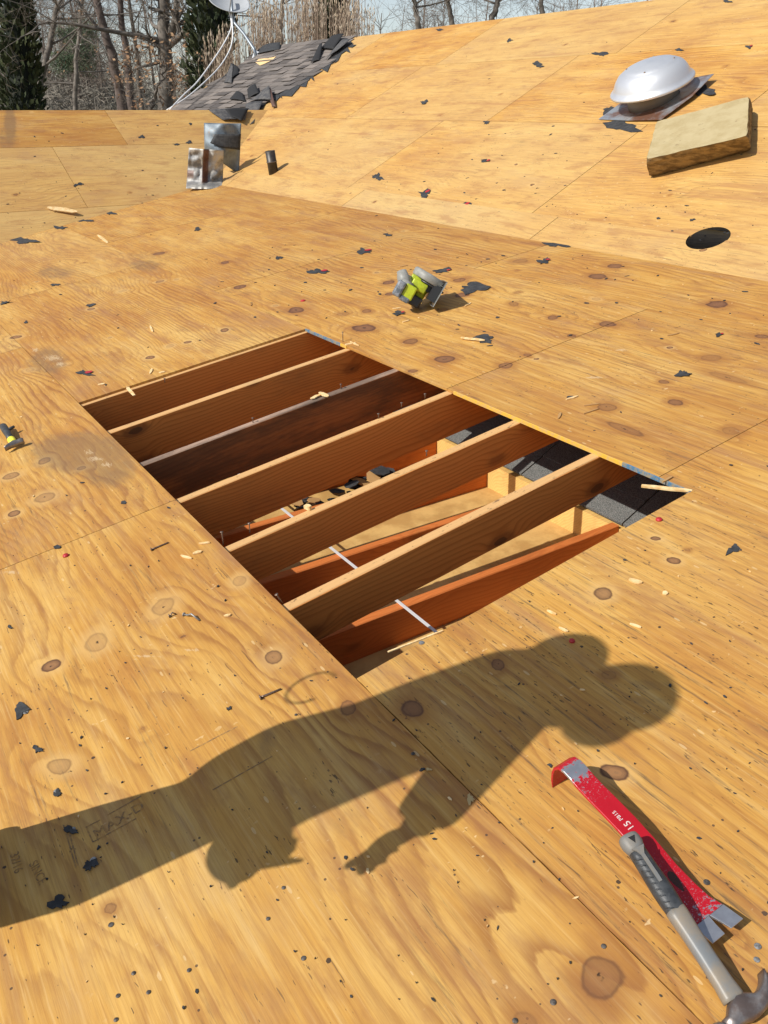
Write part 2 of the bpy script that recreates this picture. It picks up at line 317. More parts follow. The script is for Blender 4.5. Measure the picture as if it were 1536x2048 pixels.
# knots seen in the photograph on the low slope: pixel, radius in pixels along the picture's x, 0 pale-ringed / 1 dark filled
KN1 = [(326, 1214, 21, 0), (193, 1285, 21, 0), (103, 1332, 20, 0), (478, 1162, 16, 0), (547, 1314, 19, 0), (118, 1533, 22, 0), (366, 1273, 7, 1), (286, 1458, 6, 1),
       (1202, 1955, 46, 1), (1052, 2050, 28, 1), (22, 952, 14, 0), (90, 995, 17, 0), (28, 1027, 12, 0), (88, 922, 12, 0), (1228, 1545, 25, 0),
       (825, 1417, 24, 1), (996, 1329, 17, 1), (1208, 1187, 20, 0), (1347, 1121, 14, 0), (1218, 1350, 16, 1), (1463, 1865, 9, 1), (1476, 1866, 8, 1), (1375, 1100, 8, 1),
       (1215, 814, 18, 1), (1462, 862, 20, 1), (1350, 805, 16, 1), (1424, 716, 18, 1), (1215, 648, 15, 1), (1105, 634, 11, 1), (1106, 636, 12, 1), (1196, 553, 16, 1), (1035, 585, 8, 1),
       (1230, 532, 14, 1), (1192, 598, 9, 0), (1028, 609, 10, 1), (1012, 731, 15, 1), (1055, 710, 9, 1), (1143, 672, 9, 1), (1435, 609, 22, 1), (1040, 522, 14, 1), (1525, 673, 14, 1), (1328, 764, 10, 1),
       (890, 718, 17, 1), (825, 742, 10, 1), (822, 683, 14, 1), (687, 628, 10, 1), (728, 656, 18, 1), (733, 622, 10, 1), (592, 620, 14, 1), (778, 565, 12, 1), (780, 588, 10, 1), (920, 560, 12, 1), (884, 620, 10, 1), (925, 590, 14, 1),
       (1027, 607, 10, 1), (480, 574, 10, 1), (300, 715, 9, 0), (340, 692, 8, 0), (450, 660, 9, 0), (375, 684, 8, 0), (318, 507, 8, 1), (125, 730, 8, 0), (60, 740, 8, 0), (32, 674, 8, 0), (182, 618, 7, 0), (320, 563, 7, 0), (245, 582, 7, 0), (450, 525, 7, 1)]
KLONG = [(1250, 858, 52, 9), (1455, 755, 52, 9)]     # two long boat shaped pitch pockets
STAIN1 = [(95, 720, 40, 30, .8), (165, 905, 110, 45, .95), (215, 935, 60, 40, .9), (110, 545, 45, 14, .7), (290, 530, 35, 12, .75), (300, 515, 60, 18, .5), (170, 570, 60, 10, .45),
          (690, 1630, 45, 50, .45), (535, 1480, 20, 45, .6), (1280, 1370, 70, 12, .5), (1270, 1400, 80, 10, .5)]
PALE1 = [(190, 918, 20, 7), (178, 905, 12, 6), (213, 930, 14, 6), (105, 716, 24, 7), (120, 728, 10, 6), (70, 700, 10, 5), (300, 885, 18, 3), (385, 1300, 22, 4), (290, 1312, 40, 3), (20, 1145, 18, 4), (1090, 985, 20, 3), (1190, 755, 26, 3), (1240, 700, 22, 3)]
def px_r(pl, x, y, r): return (pl.on(x + r, y) - pl.on(x - r, y)).length / 2
def knots_of(pl, lst):
    out = []
    for x, y, r, k in lst:
        u, v = pl.onuv(x, y); out.append((u, v, px_r(pl, x, y, r), k))
    return out
K1 = knots_of(P1, KN1)

def sheet(pl, u0, u1, v0, v1, step, seed, tone, wt, knots, parent, nrand=4, ringd=30.0, amp=6.0, stains=(), hole=None, th=0.012, h=0.0, sag=0.0, edge_cut=None, name='plywood_sheet', ruffle=0.0, gap=None, bs=None):
    rs = np.random.RandomState(seed); vn = VN(seed); vn2 = VN(seed + 1)
    gap = gap or ((.0013 if step < .0125 else .0022) if pl is P1 else .0027)
    u0 += gap; u1 -= gap; v0 += gap; v1 -= gap
    nu = max(2, int(round((u1 - u0) / step)) + 1); nv = max(2, int(round((v1 - v0) / step)) + 1)
    U, V = np.meshgrid(np.linspace(u0, u1, nu), np.linspace(v0, v1, nv), indexing='ij')
    if ruffle:
        w = np.zeros_like(V); w[:, 0] = 1; V = V + w * ruffle * (vn(U * 23, U * 0) + 0.6 * vn2(U * 71, U * 0))
    H = np.zeros_like(U) + h + sag * vn(U * 0.9 + 3, V * 1.1)
    ks = list(knots)
    for i in range(nrand): ks.append((rs.uniform(u0, u1), rs.uniform(v0, v1), rs.uniform(.012, .024), rs.randint(0, 2)))
    so = seed * 0.37
    G = V * ringd + amp * vn(U * 0.45 + so, V * 1.5 + so) + amp * 0.33 * vn2(U * 1.3, V * 4.0) + 0.5 * vn(U * 4, V * 9)
    KD = np.full_like(U, 9.0); KT = np.zeros_like(U); KS = np.ones_like(U)
    for (ku, kv, kr, kt) in ks:
        if not (u0 - .3 < ku < u1 + .3 and v0 - .3 < kv < v1 + .3): continue
        sa = math.sin(ku * 91 + kv * 37); asp = 1.18 + .22 * math.sin(ku * 53 + kv * 71); ca_, sa_ = math.cos(sa * .5), math.sin(sa * .5)
        du0 = U - ku; dv0 = V - kv; du = du0 * ca_ + dv0 * sa_; dv = dv0 * ca_ - du0 * sa_; rr = (du / 2.1) ** 2 + dv ** 2; R2 = (kr * 1.7) ** 2
        G -= ringd * dv * R2 / (rr + R2 * 0.5) * 1.1
        G += 0.9 * np.exp(-rr / (R2 * 5.0))
        d = np.sqrt((du / asp) ** 2 + dv ** 2) / (kr * (.80 if kr < .03 else .92)) * (1 + .16 * vn(U * 30 + ku, V * 30))
        m = d < KD; KD = np.where(m, d, KD); KT = np.where(m, kt, KT); KS = np.where(m, (.58 + .34 * math.sin(ku * 17 + kv * 29)) * (1.0 if kt == 0 or kr > .03 else .8), KS)
    if pl is P1:
        for (x, y, a, b) in KLONG:
            ku, kv = P1.onuv(x, y); L = px_r(P1, x, y, a) * 0.9
            d = np.sqrt(((U - ku) / L) ** 2 + ((V - kv) / (L * 0.26)) ** 2); m = d < KD; KD = np.where(m, d, KD); KT = np.where(m, 1, KT)
    ST = np.zeros_like(U)
    for (x, y, a, b, s_) in stains:
        ku, kv = pl.onuv(x, y); e1 = pl.onuv(x + a, y); e2 = pl.onuv(x, y + b)
        A = np.array([[e1[0] - ku, e2[0] - ku], [e1[1] - kv, e2[1] - kv]]); Ai = np.linalg.inv(A)
        p = Ai[0, 0] * (U - ku) + Ai[0, 1] * (V - kv); q = Ai[1, 0] * (U - ku) + Ai[1, 1] * (V - kv)
        ST = np.maximum(ST, s_ * np.clip(1.5 * np.exp(-(p * p + q * q) * 0.9), 0, 1))
    PL = np.zeros_like(U)
    if stains and pl is P1:
        for (x, y, a, b) in PALE1:
            ku, kv = pl.onuv(x, y); e1 = pl.onuv(x + a, y); e2 = pl.onuv(x, y + b); A = np.array([[e1[0] - ku, e2[0] - ku], [e1[1] - kv, e2[1] - kv]]); Ai = np.linalg.inv(A)
            p = Ai[0, 0] * (U - ku) + Ai[0, 1] * (V - kv); q = Ai[1, 0] * (U - ku) + Ai[1, 1] * (V - kv); PL = np.maximum(PL, np.exp(-(p * p + q * q) * .8))
    idx = np.arange(nu * nv).reshape(nu, nv)
    q = np.stack([idx[:-1, :-1], idx[1:, :-1], idx[1:, 1:], idx[:-1, 1:]], -1).reshape(-1, 4)
    Uf, Vf, Hf = U.ravel().copy(), V.ravel().copy(), H.ravel()
    bloop = list(idx[:, 0]) + list(idx[-1, 1:]) + list(idx[-2::-1, -1]) + list(idx[0, -2:0:-1])
    extra_faces = []
    if hole:
        hu, hv, hr = hole; d = np.hypot(Uf - hu, Vf - hv); inside = d < hr
        keep = ~inside[q].all(1); q = q[keep]
        used = np.zeros(len(Uf), bool); used[q.ravel()] = True
        mv = inside & used; s_ = hr / np.maximum(d[mv], 1e-6)
        Uf[mv] = hu + (Uf[mv] - hu) * s_; Vf[mv] = hv + (Vf[mv] - hv) * s_
    X = np.array(pl.O)[None] + Uf[:, None] * np.array(pl.eu)[None] + Vf[:, None] * np.array(pl.ev)[None] + Hf[:, None] * np.array(pl.n)[None]
    nb = len(bloop); rim = X[bloop]; low = rim - np.array(pl.n)[None] * th
    base0 = len(X); base = base0 + nb; X = np.vstack([X, rim, low])
    faces = [tuple(f) for f in q.tolist()]
    for i in range(nb):
        j = (i + 1) % nb
        if hole and inside[bloop[i]] and inside[bloop[j]]: continue
        faces.append((base0 + i, base + i, base + j, base0 + j))
    if not hole: faces.append(tuple(base + i for i in range(nb - 1, -1, -1)))
    me = bpy.data.meshes.new(name); me.from_pydata(X.tolist(), [], faces)
    def ext(a, fill=None): a = a.ravel(); return np.concatenate([a, a[bloop], a[bloop]])
    def put(nm, a): at = me.attributes.new(nm, 'FLOAT', 'POINT'); at.data.foreach_set('value', a.astype(np.float32))
    put('gr', ext(G)); put('kn', ext(KD)); put('kt', ext(KT)); put('kstr', ext(KS)); put('st', ext(ST)); put('pale', ext(PL))
    tone = tone + rs.uniform(-.14, .14) - (.12 if pl is P3 else 0)
    tv = tone + 0.30 * vn(U * 0.7, V * 1.1)
    bs_ = bs if bs is not None else {id(P1): .50, id(P2): .48, id(P3): .44}[id(pl)]
    put('bs', ext(np.clip(bs_ * (1 + .45 * vn2(U * .8 + 5, V * 2.2)), 0, 1))); put('tone', ext(tv)); put('wt', ext(np.full_like(U, wt)))
    pv = np.stack([np.concatenate([Uf, Uf[bloop], Uf[bloop]]) + seed * 3.17, np.concatenate([Vf, Vf[bloop], Vf[bloop] + th]) + seed * 1.3, np.full(len(X), seed * 2.11)], -1)
    at = me.attributes.new('P', 'FLOAT_VECTOR', 'POINT'); at.data.foreach_set('vector', pv.astype(np.float32).ravel())
    o = link(name, me, M_PLY, parent)
    me.polygons.foreach_set('use_smooth', [len(f) == 4 and max(f) < base0 for f in faces])
    me.update(); return o

# ------------------------------------------------------------------ the house: sheathing
house = thing('house', 'house with its roof stripped to bare plywood sheathing, one sheet missing over the rafters', 'house')
S = dict(parent=house)
# low slope, row below the opening
JA = -0.008
def row(pl, v0, v1, cuts, step_f, seed0, tone_f, wt_f, knots=(), **kw):
    for i in range(len(cuts) - 1):
        sd = seed0 + i
        kws = dict(kw); f = kws.pop('per', None)
        if f: kws.update(f(i))
        sheet(pl, cuts[i], cuts[i + 1], v0, v1, step_f(i), sd, tone_f(i), wt_f(i), knots, house, **kws)
row(P1, -1.228, JA, [-6.05, -3.61, -1.17, 1.247, 3.685, 6.1], lambda i: .03 if i in (0, 4) else .011, 20, lambda i: (.1, .0, .0, .02, 0)[i], lambda i: (.2, .3, .15, 0.05, .1)[i], K1, stains=STAIN1, nrand=2, amp=5, bs=.72, per=lambda i: dict(ringd=(26, 26, 26, 25, 20)[i]))
row(P1, -2.448, -1.228, [-6.6, -4.2, -1.8, 0.6, 3.1, 5.5], lambda i: .03, 60, lambda i: 0, lambda i: .2)
row(P1, -3.668, -2.448, [-6.6, -4.2, -1.8, 0.6, 3.1, 5.5], lambda i: .05, 70, lambda i: 0, lambda i: .2)
# row of the opening: sheets left and right of it
sheet(P1, -2.44, 0, JA, 1.219, .011, 31, -.02, .3, K1, house, nrand=2, ringd=30, amp=5.5, stains=STAIN1)
sheet(P1, -4.88, -2.44, JA, 1.219, .022, 32, -.03, .3, K1, house, nrand=2, stains=STAIN1)
sheet(P1, -6.4, -4.88, JA, 1.219, .03, 33, .1, .2, K1, house)
sheet(P1, 2.438, 4.876, JA, 1.219, .011, 34, -.05, 1.0, K1, house, nrand=1, ringd=30, amp=5.5, stains=STAIN1, ruffle=.0012)
sheet(P1, 4.876, 7.2, JA, 1.219, .05, 35, 0, .5, K1, house)
row(P1, 1.219, 2.46, [-7.0, -6.0, -3.6, -1.20, 1.225, 2.315, 4.75, 7.2], lambda i: (.04, .03, .022, .013, .012, .012, .013, .05)[i], 80, lambda i: (-.1, -.1, -.15, -.18, -.16, -.12, -.1, 0)[i], lambda i: .55, K1, nrand=2, ringd=30, amp=5.5, stains=STAIN1)
row(P1, 2.46, 3.3, [-7.2, -4.97, -2.53, -.09, 2.35, 4.79, 7.2], lambda i: .03, 90, lambda i: (-.1, -.2, -.25, -.22, -.2, -.2)[i], lambda i: .45, K1, nrand=3)
# cross gable facing the camera
row(P2, -.35, .69, [-3.7, -1.9, .4, 2.84, 5.1], lambda i: .03, 110, lambda i: .8, lambda i: .05, nrand=4)
row(P2, .69, 1.89, [-3.32, -.88, 1.56, 4.0, 5.6], lambda i: .028, 120, lambda i: (.5, .7, .75, .8)[i], lambda i: .15, nrand=4)
row(P2, 1.89, 2.695, [-3.7, -.03, 2.41, 4.85, 5.8], lambda i: .028, 130, lambda i: (-.1, -.2, .75, .8)[i], lambda i: .15, nrand=2, stains=[(20, 250, 12, 40, 1.0), (15, 275, 22, 25, .7)])
# main slope
HC = P3.onuv(1416, 477); HR = .118
row(P3, -.05, .265, [-10.7, -7.6, -5.2, -2.7, -.3, 2.1, 4.6], lambda i: .015, 150, lambda i: .75, lambda i: .35, nrand=1, h=.006, per=lambda i: dict(hole=(HC[0], HC[1], HR)))
row(P3, .265, 1.49, [-10.75, -9.2, -6.76, -3.0, -.566, 1.87, 4.6], lambda i: .015 if i == 4 else (.02 if i > 1 else .04), 160, lambda i: (.6, .65, .65, .6, .55, .5)[i], lambda i: .3, nrand=3, per=lambda i: dict(hole=(HC[0], HC[1], HR)) if i == 4 else {})
row(P3, 1.49, 2.71, [-10.75, -9.7, -7.26, -4.82, -2.38, .06, 2.5, 4.6], lambda i: .03, 170, lambda i: (.6, .65, .6, .55, .5, .5, .5)[i], lambda i: .1, nrand=4)
row(P3, 2.71, 3.835, [-10.75, -9.5, -7.04, -4.6, -1.93, .5, 2.9, 4.6], lambda i: .03, 180, lambda i: (.7, .6, .45, .6, .55, .3, .5)[i], lambda i: .05, nrand=4)

# ------------------------------------------------------------------ rafters, joists, old eave below the opening
def beam(name, p0, p1, w, dpt, mat, parent=house, top_off=0.0):
    """a board from p0 to p1 (centre of its top face), w thick, dpt deep; local X runs along it"""
    p0, p1 = Vector(p0), Vector(p1); x = (p1 - p0); L = x.length; x.normalize()
    y = Vector((0, 0, 1)).cross(x).normalized(); z = x.cross(y)
    nseg = 14; rr = random.Random(hash(name) % 1000 + int(p0.y * 997)); mb = MB()
    rings = []
    for i in range(nseg + 1):
        a = L * i / nseg; j = lambda k: rr.uniform(-k, k)
        rings.append([Vector((a, -w / 2 + j(.0008), -dpt)), Vector((a, w / 2 + j(.0008), -dpt)), Vector((a, w / 2 + j(.0008), j(.0012) - .003)), Vector((a, w / 2 - .004, j(.001))), Vector((a, -w / 2 + .004, j(.001))), Vector((a, -w / 2 + j(.0008), j(.0012) - .003))])
    mb.loft(rings); me = mb.mesh(name)
    o = link(name, me, mat); o.parent = parent
    o.matrix_world = Matrix(((x.x, y.x, z.x, p0.x), (x.y, y.y, z.y, p0.y), (x.z, y.z, z.z, p0.z), (0, 0, 0, 1)))
    return o
for i, (u, mt) in enumerate([(-.4064 * 2, M_RAFT), (-.4064, M_RAFT), (0.0, M_RAFT), (.425, M_RAFT), (.845, M_RAFTM), (1.236, M_RAFT), (1.655, M_RAFT), (2.052, M_RAFT), (2.9, M_RAFT)]):
    a = P1.at(u, -.9, -.0125); b = P1.at(u, 1.95, -.0125)
    o = beam('rafter', a, b, .038, .150 if i > 5 else .188, mt)
    if mt is M_RAFTM: o['label'] = 'rafter blackened by mould along its upper edge'
JT = -0.285
for u in (-.55, -.15, .26, .665, 1.07, 1.478, 1.885, 2.30, 2.72):
    beam('ceiling_joist', (-2.2, -u, JT), (EAVE_X - .04, -u, JT), .038, .14, M_JOIST)
mb = MB(); mb.box((-3.2, -5.0, JT - .16), (EAVE_X + 3.2, 0, 0), (0, 9.5, 0), (0, 0, .019)); ceil = mb.build('soffit_board', M_PLY if False else M_DARKWOOD, house)
mb = MB(); mb.box((EAVE_X - .038, -5, JT - .141), (.038, 0, 0), (0, 9.5, 0), (0, 0, .125)); mb.build('fascia_board', M_FASC, house)
# old shingle roof running up under the new slope
def old_roof():
    mb = MB(); rr = random.Random(3); sl = .5
    for k in range(6):
        x0 = EAVE_X - .02 + k * .127; y = -4.6
        while y < 4.4:
            w = .30; zz = EAVE_Z + (x0 - EAVE_X) * sl
            jx = rr.uniform(-.006, .006)
            mb.box((x0 + jx, y, zz - .004), (.15, 0, .15 * sl - .005), (0, w - .006, 0), (-.002, 0, .007 + rr.uniform(0, .003))); y += w
    mb.build('old_shingle_roof', M_SHINGLE_OLD, house)
    mb = MB(); mb.box((EAVE_X - .03, -5, EAVE_Z - .05), (1.45, 0, 1.45 * sl), (0, 15, 0), (0, 0, .015)); mb.build('old_roof_deck', M_DARKWOOD, house)
old_roof()
# thin white strap across the joists
mb = MB(); a = Vector((.26, -.1, JT + .002)); 
mb.box((.51, -2.7, JT + .0015), (.011, 0, 0), (0, 3.0, 0), (0, 0, .003)); mb.build('metal_strap', simple('white_strap', (.72, .73, .74, 1), .4, .2), house)
# blue and yellow painted edge of the neighbouring sheet
def edge_paint(u0, u1, mat):
    mb = MB(); mb.box(P1.at(u0, 1.2175, -.0125), P1.eu * (u1 - u0), P1.ev * .0015, P1.n * .0135); mb.box(P1.at(u0, 1.219, .0006), P1.eu * (u1 - u0), P1.ev * .005, P1.n * .0006); return mb.build('painted_edge', mat, house)
M_BLUE = simple('blue_edge_seal', (.06, .17, .29, 1), .7, 0, 0, 40, (.30, .25, .16, 1))
M_YEL = simple('yellow_edge_seal', (.72, .42, .05, 1), .6, 0, 0, 60, (.6, .38, .12, 1))
edge_paint(.0, .36, M_BLUE)['label'] = 'blue painted sheet edge'; edge_paint(2.17, 2.44, M_BLUE)['label'] = 'blue painted sheet edge'
edge_paint(.36, .42, M_YEL); edge_paint(1.27, 2.17, M_YEL)['label'] = 'yellow painted sheet edge'

# rest of the shell: far slopes, gables, walls
mb = MB()
def quad(a, b, c, d): mb.add([a, b, c, d], [(0, 1, 2, 3)])
rz = P3.at(0, 3.835).z; rx = P3.at(0, 3.835).x
mb.box((rx, -4.6, rz - .02), (rx - 2, 0, -.5 * (rx - 2)), (0, 15.35, 0), (0, 0, .015))
mb.box((-3.7, 7.074, 1.19), (9.3, 0, 0), (0, 3.0, -1.5), (0, 0, .015))
mb.build('far_slope', M_DARKWOOD, house)
mb = MB()
for y in (-4.55, 10.65):
    mb.prism([(EAVE_X, y, GROUND), (2 * rx - EAVE_X, y, GROUND), (2 * rx - EAVE_X, y, EAVE_Z - .1), (rx, y, rz - .06), (EAVE_X, y, EAVE_Z - .1)], (0, .1, 0))
mb.prism([(-3.2, 4.9, GROUND), (-3.2, 9.6, GROUND), (-3.2, 9.6, -.3), (-3.2, 7.1, 1.1), (-3.2, 4.9, -.1)], (.1, 0, 0))
mb.box((-3.1, 9.4, GROUND), (6, 0, 0), (0, .1, 0), (0, 0, 3.2))
mb.box((-3.2, -5.05, GROUND), (.1, 0, 0), (0, 9.9, 0), (0, 0, 2.9)); mb.box((-3.1, -5.05, GROUND), (5, 0, 0), (0, .1, 0), (0, 0, 3.0))
mb.box((2 * rx - EAVE_X - .1, -4.45, GROUND), (.1, 0, 0), (0, 15.1, 0), (0, 0, 3.1))
mb.build('wall', M_WALL, house)
mb = MB(); mb.prism([(-3.2, -5.0, -.62), (-3.2, -5.0, -.50), (3.1, -5.0, .44), (3.1, -5.0, -.62)], (0, .05, 0)); mb.build('gable_board', M_WALL, house)
mb = MB(); mb.box((EAVE_X, -4.5, -.6), (2 * rx - 2 * EAVE_X, 0, 0), (0, 15, 0), (0, 0, .05)); mb.build('attic_floor', M_DARKWOOD, house)

# ------------------------------------------------------------------ ground
t = NT('winter_lawn'); gcol = t.mix(t.step(t.noise(t.obj(), .6, 6, .7), .4, .62), (0.13, 0.115, 0.05, 1), (0.20, 0.155, 0.085, 1)); M_LAWN = t.done(gcol, .95)
mb = MB(); mb.add([(-300, -300, GROUND), (300, -300, GROUND), (300, 300, GROUND), (-300, 300, GROUND)], [(0, 1, 2, 3)]); tag(mb.build('ground', M_LAWN, None, recalc=False), kind='structure')
# ------------------------------------------------------------------ the worker just outside the picture, whose shadow falls across the deck
def sp(px, py, X):                                   # the point in the upright plane x = X whose sun shadow falls at this deck pixel
    S_ = P1.on(px, py); t = (X - S_.x) / SUN_DIR.x
    return S_ + SUN_DIR * t
def ball(mb, c, r, n=14, sc=(1, 1, 1)):
    c = Vector(c); rings = []
    for i in range(1, n):
        th = math.pi * i / n; z = math.cos(th); q = math.sin(th)
        rings.append([c + Vector((math.cos(2 * math.pi * j / (2 * n)) * q * r * sc[0], math.sin(2 * math.pi * j / (2 * n)) * q * r * sc[1], z * r * sc[2])) for j in range(2 * n)])
    mb.loft(rings)
def fuse(o, vox, smooth=4):
    m = o.modifiers.new('fuse', 'REMESH'); m.mode = 'VOXEL'; m.voxel_size = vox; m.use_smooth_shade = True
    s_ = o.modifiers.new('relax', 'SMOOTH'); s_.factor = 0.5; s_.iterations = smooth
def oval(c, ax, wide, thick, n=20, side=Vector((1, 0, 0))):
    ax = Vector(ax).normalized(); d = ax.cross(side).normalized()
    return [Vector(c) + side * math.cos(2 * math.pi * j / n) * wide + d * math.sin(2 * math.pi * j / n) * thick for j in range(n)]
def trunk_loft(mb, pts, wide, thick):
    k = len(pts); rings = []
    for i in range(k): rings.append(oval(pts[i], pts[min(i + 1, k - 1)] - pts[max(i - 1, 0)], wide[i], thick[i]))
    mb.loft(rings)
XC = -1.10; XR = -0.975; XL = -1.2
def floor_at(x): return x * math.tan(A1)
M_SKIN = simple('skin', (.42, .24, .16, 1), .55, 0, 0, 20, (.36, .19, .13, 1))
M_SHIRT = simple('grey_sweatshirt', (.10, .11, .13, 1), .9, 0, 0, 30, (.08, .085, .10, 1), .3, 200)
M_JEANS = simple('work_jeans', (.05, .075, .13, 1), .9, 0, 0, 20, (.08, .11, .17, 1), .3, 300)
M_BOOT = simple('work_boot_leather', (.03, .025, .022, 1), .6, 0, 0, 30, (.055, .045, .04, 1))
M_CAP = simple('black_knit_cap', (.02, .02, .022, 1), .95)
M_HAIR = simple('dark_hair', (.025, .018, .012, 1), .7)
man = thing('person', 'person in grey sweatshirt and jeans bending forward on the deck, casting the long shadow', 'person', (XC, -2.42, floor_at(XC)))
hip = sp(560, 1530, XC); waist = sp(700, 1490, XC); ribs = sp(850, 1436, XC); chest = sp(985, 1388, XC); nape = sp(1085, 1365, XC); neck = sp(1150, 1388, XC); headc = sp(1218, 1390, XC)
LEGS = []
for X in (XR, XL):
    h_ = Vector((X * .6 + XC * .4, hip.y, hip.z - .03)); kn_ = Vector((X, hip.y * .45 + (-2.44) * .55 - .03, floor_at(X) + .50)); an = Vector((X, -2.375, floor_at(X) + .10)); LEGS.append((h_, kn_, an))
SH = {1: Vector((XC + .165, nape.y + .02, nape.z - .035)), -1: Vector((XC - .165, nape.y + .02, nape.z - .035))}
def arm_pts(sgn, elb, wri): return SH[sgn], elb, wri
armR = (SH[1], sp(910, 1560, XC + .21), sp(826, 1664, XC + .17))
armL = (SH[-1], sp(600, 1590, XC - .22), sp(455, 1680, XC - .12))
# skin: head, neck, forearms and hands in one surface
mb = MB()
hd = (headc - neck).normalized(); face = Vector((0, -.45, -.9)).normalized()        # head bowed, face to the deck
ball(mb, headc, .092, 16, (.80, 1.02, 1.0)); ball(mb, headc + face * .045 - Vector((0, .03, 0)) * 0 + Vector((0, -.02, -.03)), .075, 14, (.82, .95, 1.0))
mb.tube([nape, neck, headc], [.065, .056, .06], 14)
fu = Vector((0, -.9, .45)).normalized()                                          # up the face: towards the brow
ball(mb, headc + face * .118 + fu * -.005, .016, 8, (.8, 1.2, 1.0)); 
for sx in (-1, 1):
    ball(mb, headc + Vector((sx * .079, .012, -.012)), .026, 8, (.35, .8, 1.0)); ball(mb, headc + face * .088 + fu * .035 + Vector((sx * .032, 0, 0)), .016, 8)
    ball(mb, headc + face * .092 + fu * .055 + Vector((sx * .03, 0, 0)), .018, 8, (1.5, .7, .7))
ball(mb, headc + face * .10 - fu * .045, .02, 8, (1.5, .8, .6)); ball(mb, headc + face * .095 - fu * .078, .03, 8)
def hand(mb, wrist, d, sgn, spread, curl, reach=None):
    d = Vector(d).normalized(); s_ = Vector((1, 0, 0)) if abs(d.x) < .8 else Vector((0, 1, 0)); s_ = (s_ - d * s_.dot(d)).normalized(); nn = d.cross(s_)
    palm = wrist + d * .05
    mb.tube([wrist, wrist + d * .03, palm + d * .035], [.027, .036, .038], 10, True, .5, s_)
    for k, (off, ln) in enumerate(((-.030, .072), (-.010, .082), (.010, .078), (.029, .062))):
        b = palm + d * .03 + s_ * off; q1 = b + (d + s_ * off * spread * 10 + nn * curl * .3).normalized() * ln * .5
        q2 = q1 + (d * (1 - curl * .6) + nn * curl).normalized() * ln * .32; q3 = q2 + (d * (1 - curl) + nn * curl * 1.4).normalized() * ln * .25
        mb.tube([b, q1, q2, q3], [.0105, .0098, .009, .0075], 8)
    b = wrist + d * .03 + s_ * .030 * sgn; q1 = b + (d * .5 + s_ * sgn * .85).normalized() * .04; q2 = q1 + (d * .85 + s_ * sgn * .4).normalized() * .035
    mb.tube([b, q1, q2], [.014, .012, .0095], 8)
mb.tube([armR[1], armR[1].lerp(armR[2], .5), armR[2]], [.043, .04, .029], 12); hand(mb, armR[2], (sp(725, 1700, XC + .16) - armR[2]).normalized() - SUN_DIR * .85, -1, .15, .75)
mb.tube([armL[1], armL[1].lerp(armL[2], .5), armL[2]], [.043, .04, .029], 12); hand(mb, armL[2], (sp(540, 1705, XC - .06) - armL[2]).normalized() - SUN_DIR * .5, -1, .0, 1.1)
mb.tube([chest, nape], [.06, .06], 10)
for a_ in (armR, armL): mb.tube([chest, a_[0], a_[1]], [.05, .045, .042], 10)
body = mb.build('body', M_SKIN, man, True); fuse(body, .006, 3)
mb = MB()
trunk_loft(mb, [hip + Vector((0, .01, -.06)), hip, waist, ribs, chest, nape, nape.lerp(neck, .35)], [.165, .175, .165, .175, .185, .13, .075], [.10, .115, .112, .122, .125, .095, .075])
for a_ in (armR, armL): mb.tube([nape.lerp(a_[0], .3), a_[0], a_[0].lerp(a_[1], .5), a_[1], a_[1].lerp(a_[2], .75)], [.09, .085, .074, .068, .058], 14)
shirt = mb.build('sweatshirt', M_SHIRT, man, True); fuse(shirt, .012, 4)
mb = MB()
trunk_loft(mb, [waist.lerp(hip, .65), hip, hip + Vector((0, .005, -.11))], [.16, .172, .15], [.11, .118, .108])
for h_, k_, a_ in LEGS: mb.tube([h_ + Vector((0, 0, .03)), h_, h_.lerp(k_, .5), k_, k_.lerp(a_, .45), a_], [.095, .102, .09, .076, .074, .066], 16)
trs = mb.build('trousers', M_JEANS, man, True); fuse(trs, .012, 4)
for h_, k_, a_ in LEGS:
    mb = MB(); z0 = floor_at(a_.x); f0 = Vector((a_.x, 0, z0))
    def sole(y, w, hgt): return [Vector((a_.x + sx * w, y, z0 + zz)) for sx, zz in ((-1, .002), (1, .002), (1, hgt * .7), (.55, hgt), (-.55, hgt), (-1, hgt * .7))]
    mb.loft([sole(a_.y + .085, .03, .06), sole(a_.y + .06, .042, .10), sole(a_.y, .045, .11), sole(a_.y - .07, .046, .085), sole(a_.y - .14, .052, .06), sole(a_.y - .185, .045, .045), sole(a_.y - .205, .025, .03)])
    mb.tube([a_ + Vector((0, .03, -.03)), a_ + Vector((0, .01, .06))], [.058, .056], 14)
    bo = mb.build('boot', M_BOOT, man, True); fuse(bo, .006, 3)
mb = MB(); ball(mb, headc + Vector((0, -.012, .012)) + hd * .02, .099, 16, (.82, 1.0, 1.0)); cap = mb.build('knit_cap', M_CAP, man, True)
mb = MB(); ball(mb, headc + face * .085 - fu * .075, .05, 12, (1.0, .9, 1.0)); mb.build('beard', M_HAIR, man, True)
# unseen loop and lump added to shape the outline of the worker's shadow
mb = MB(); lc = sp(622, 1375, XC + .05); lu = (sp(655, 1345, XC + .05) - lc); lv = (sp(590, 1372, XC + .05) - lc)
mb.tube([lc + lu * math.cos(a) * 1.0 + lv * math.sin(a) * 1.15 for a in [math.radians(d) for d in range(-40, 231, 18)]], .0032, 6); mb.build('shadow_loop', M_BOOT, man, True)
mb = MB(); pc = sp(470, 1712, XC); ball(mb, pc, .050, 10, (.8, 1.3, .9)); mb.tube([sp(450, 1712, XC), sp(540, 1724, XC), sp(616, 1721, XC)], [.024, .016, .005], 8); 
mb.tube([sp(520, 1560, XC), sp(500, 1650, XC), pc], [.03, .03, .03], 8); lump = mb.build('shadow_lump', simple('tan_lump_leather', (.16, .09, .045, 1), .75), man, True); fuse(lump, .008, 3)
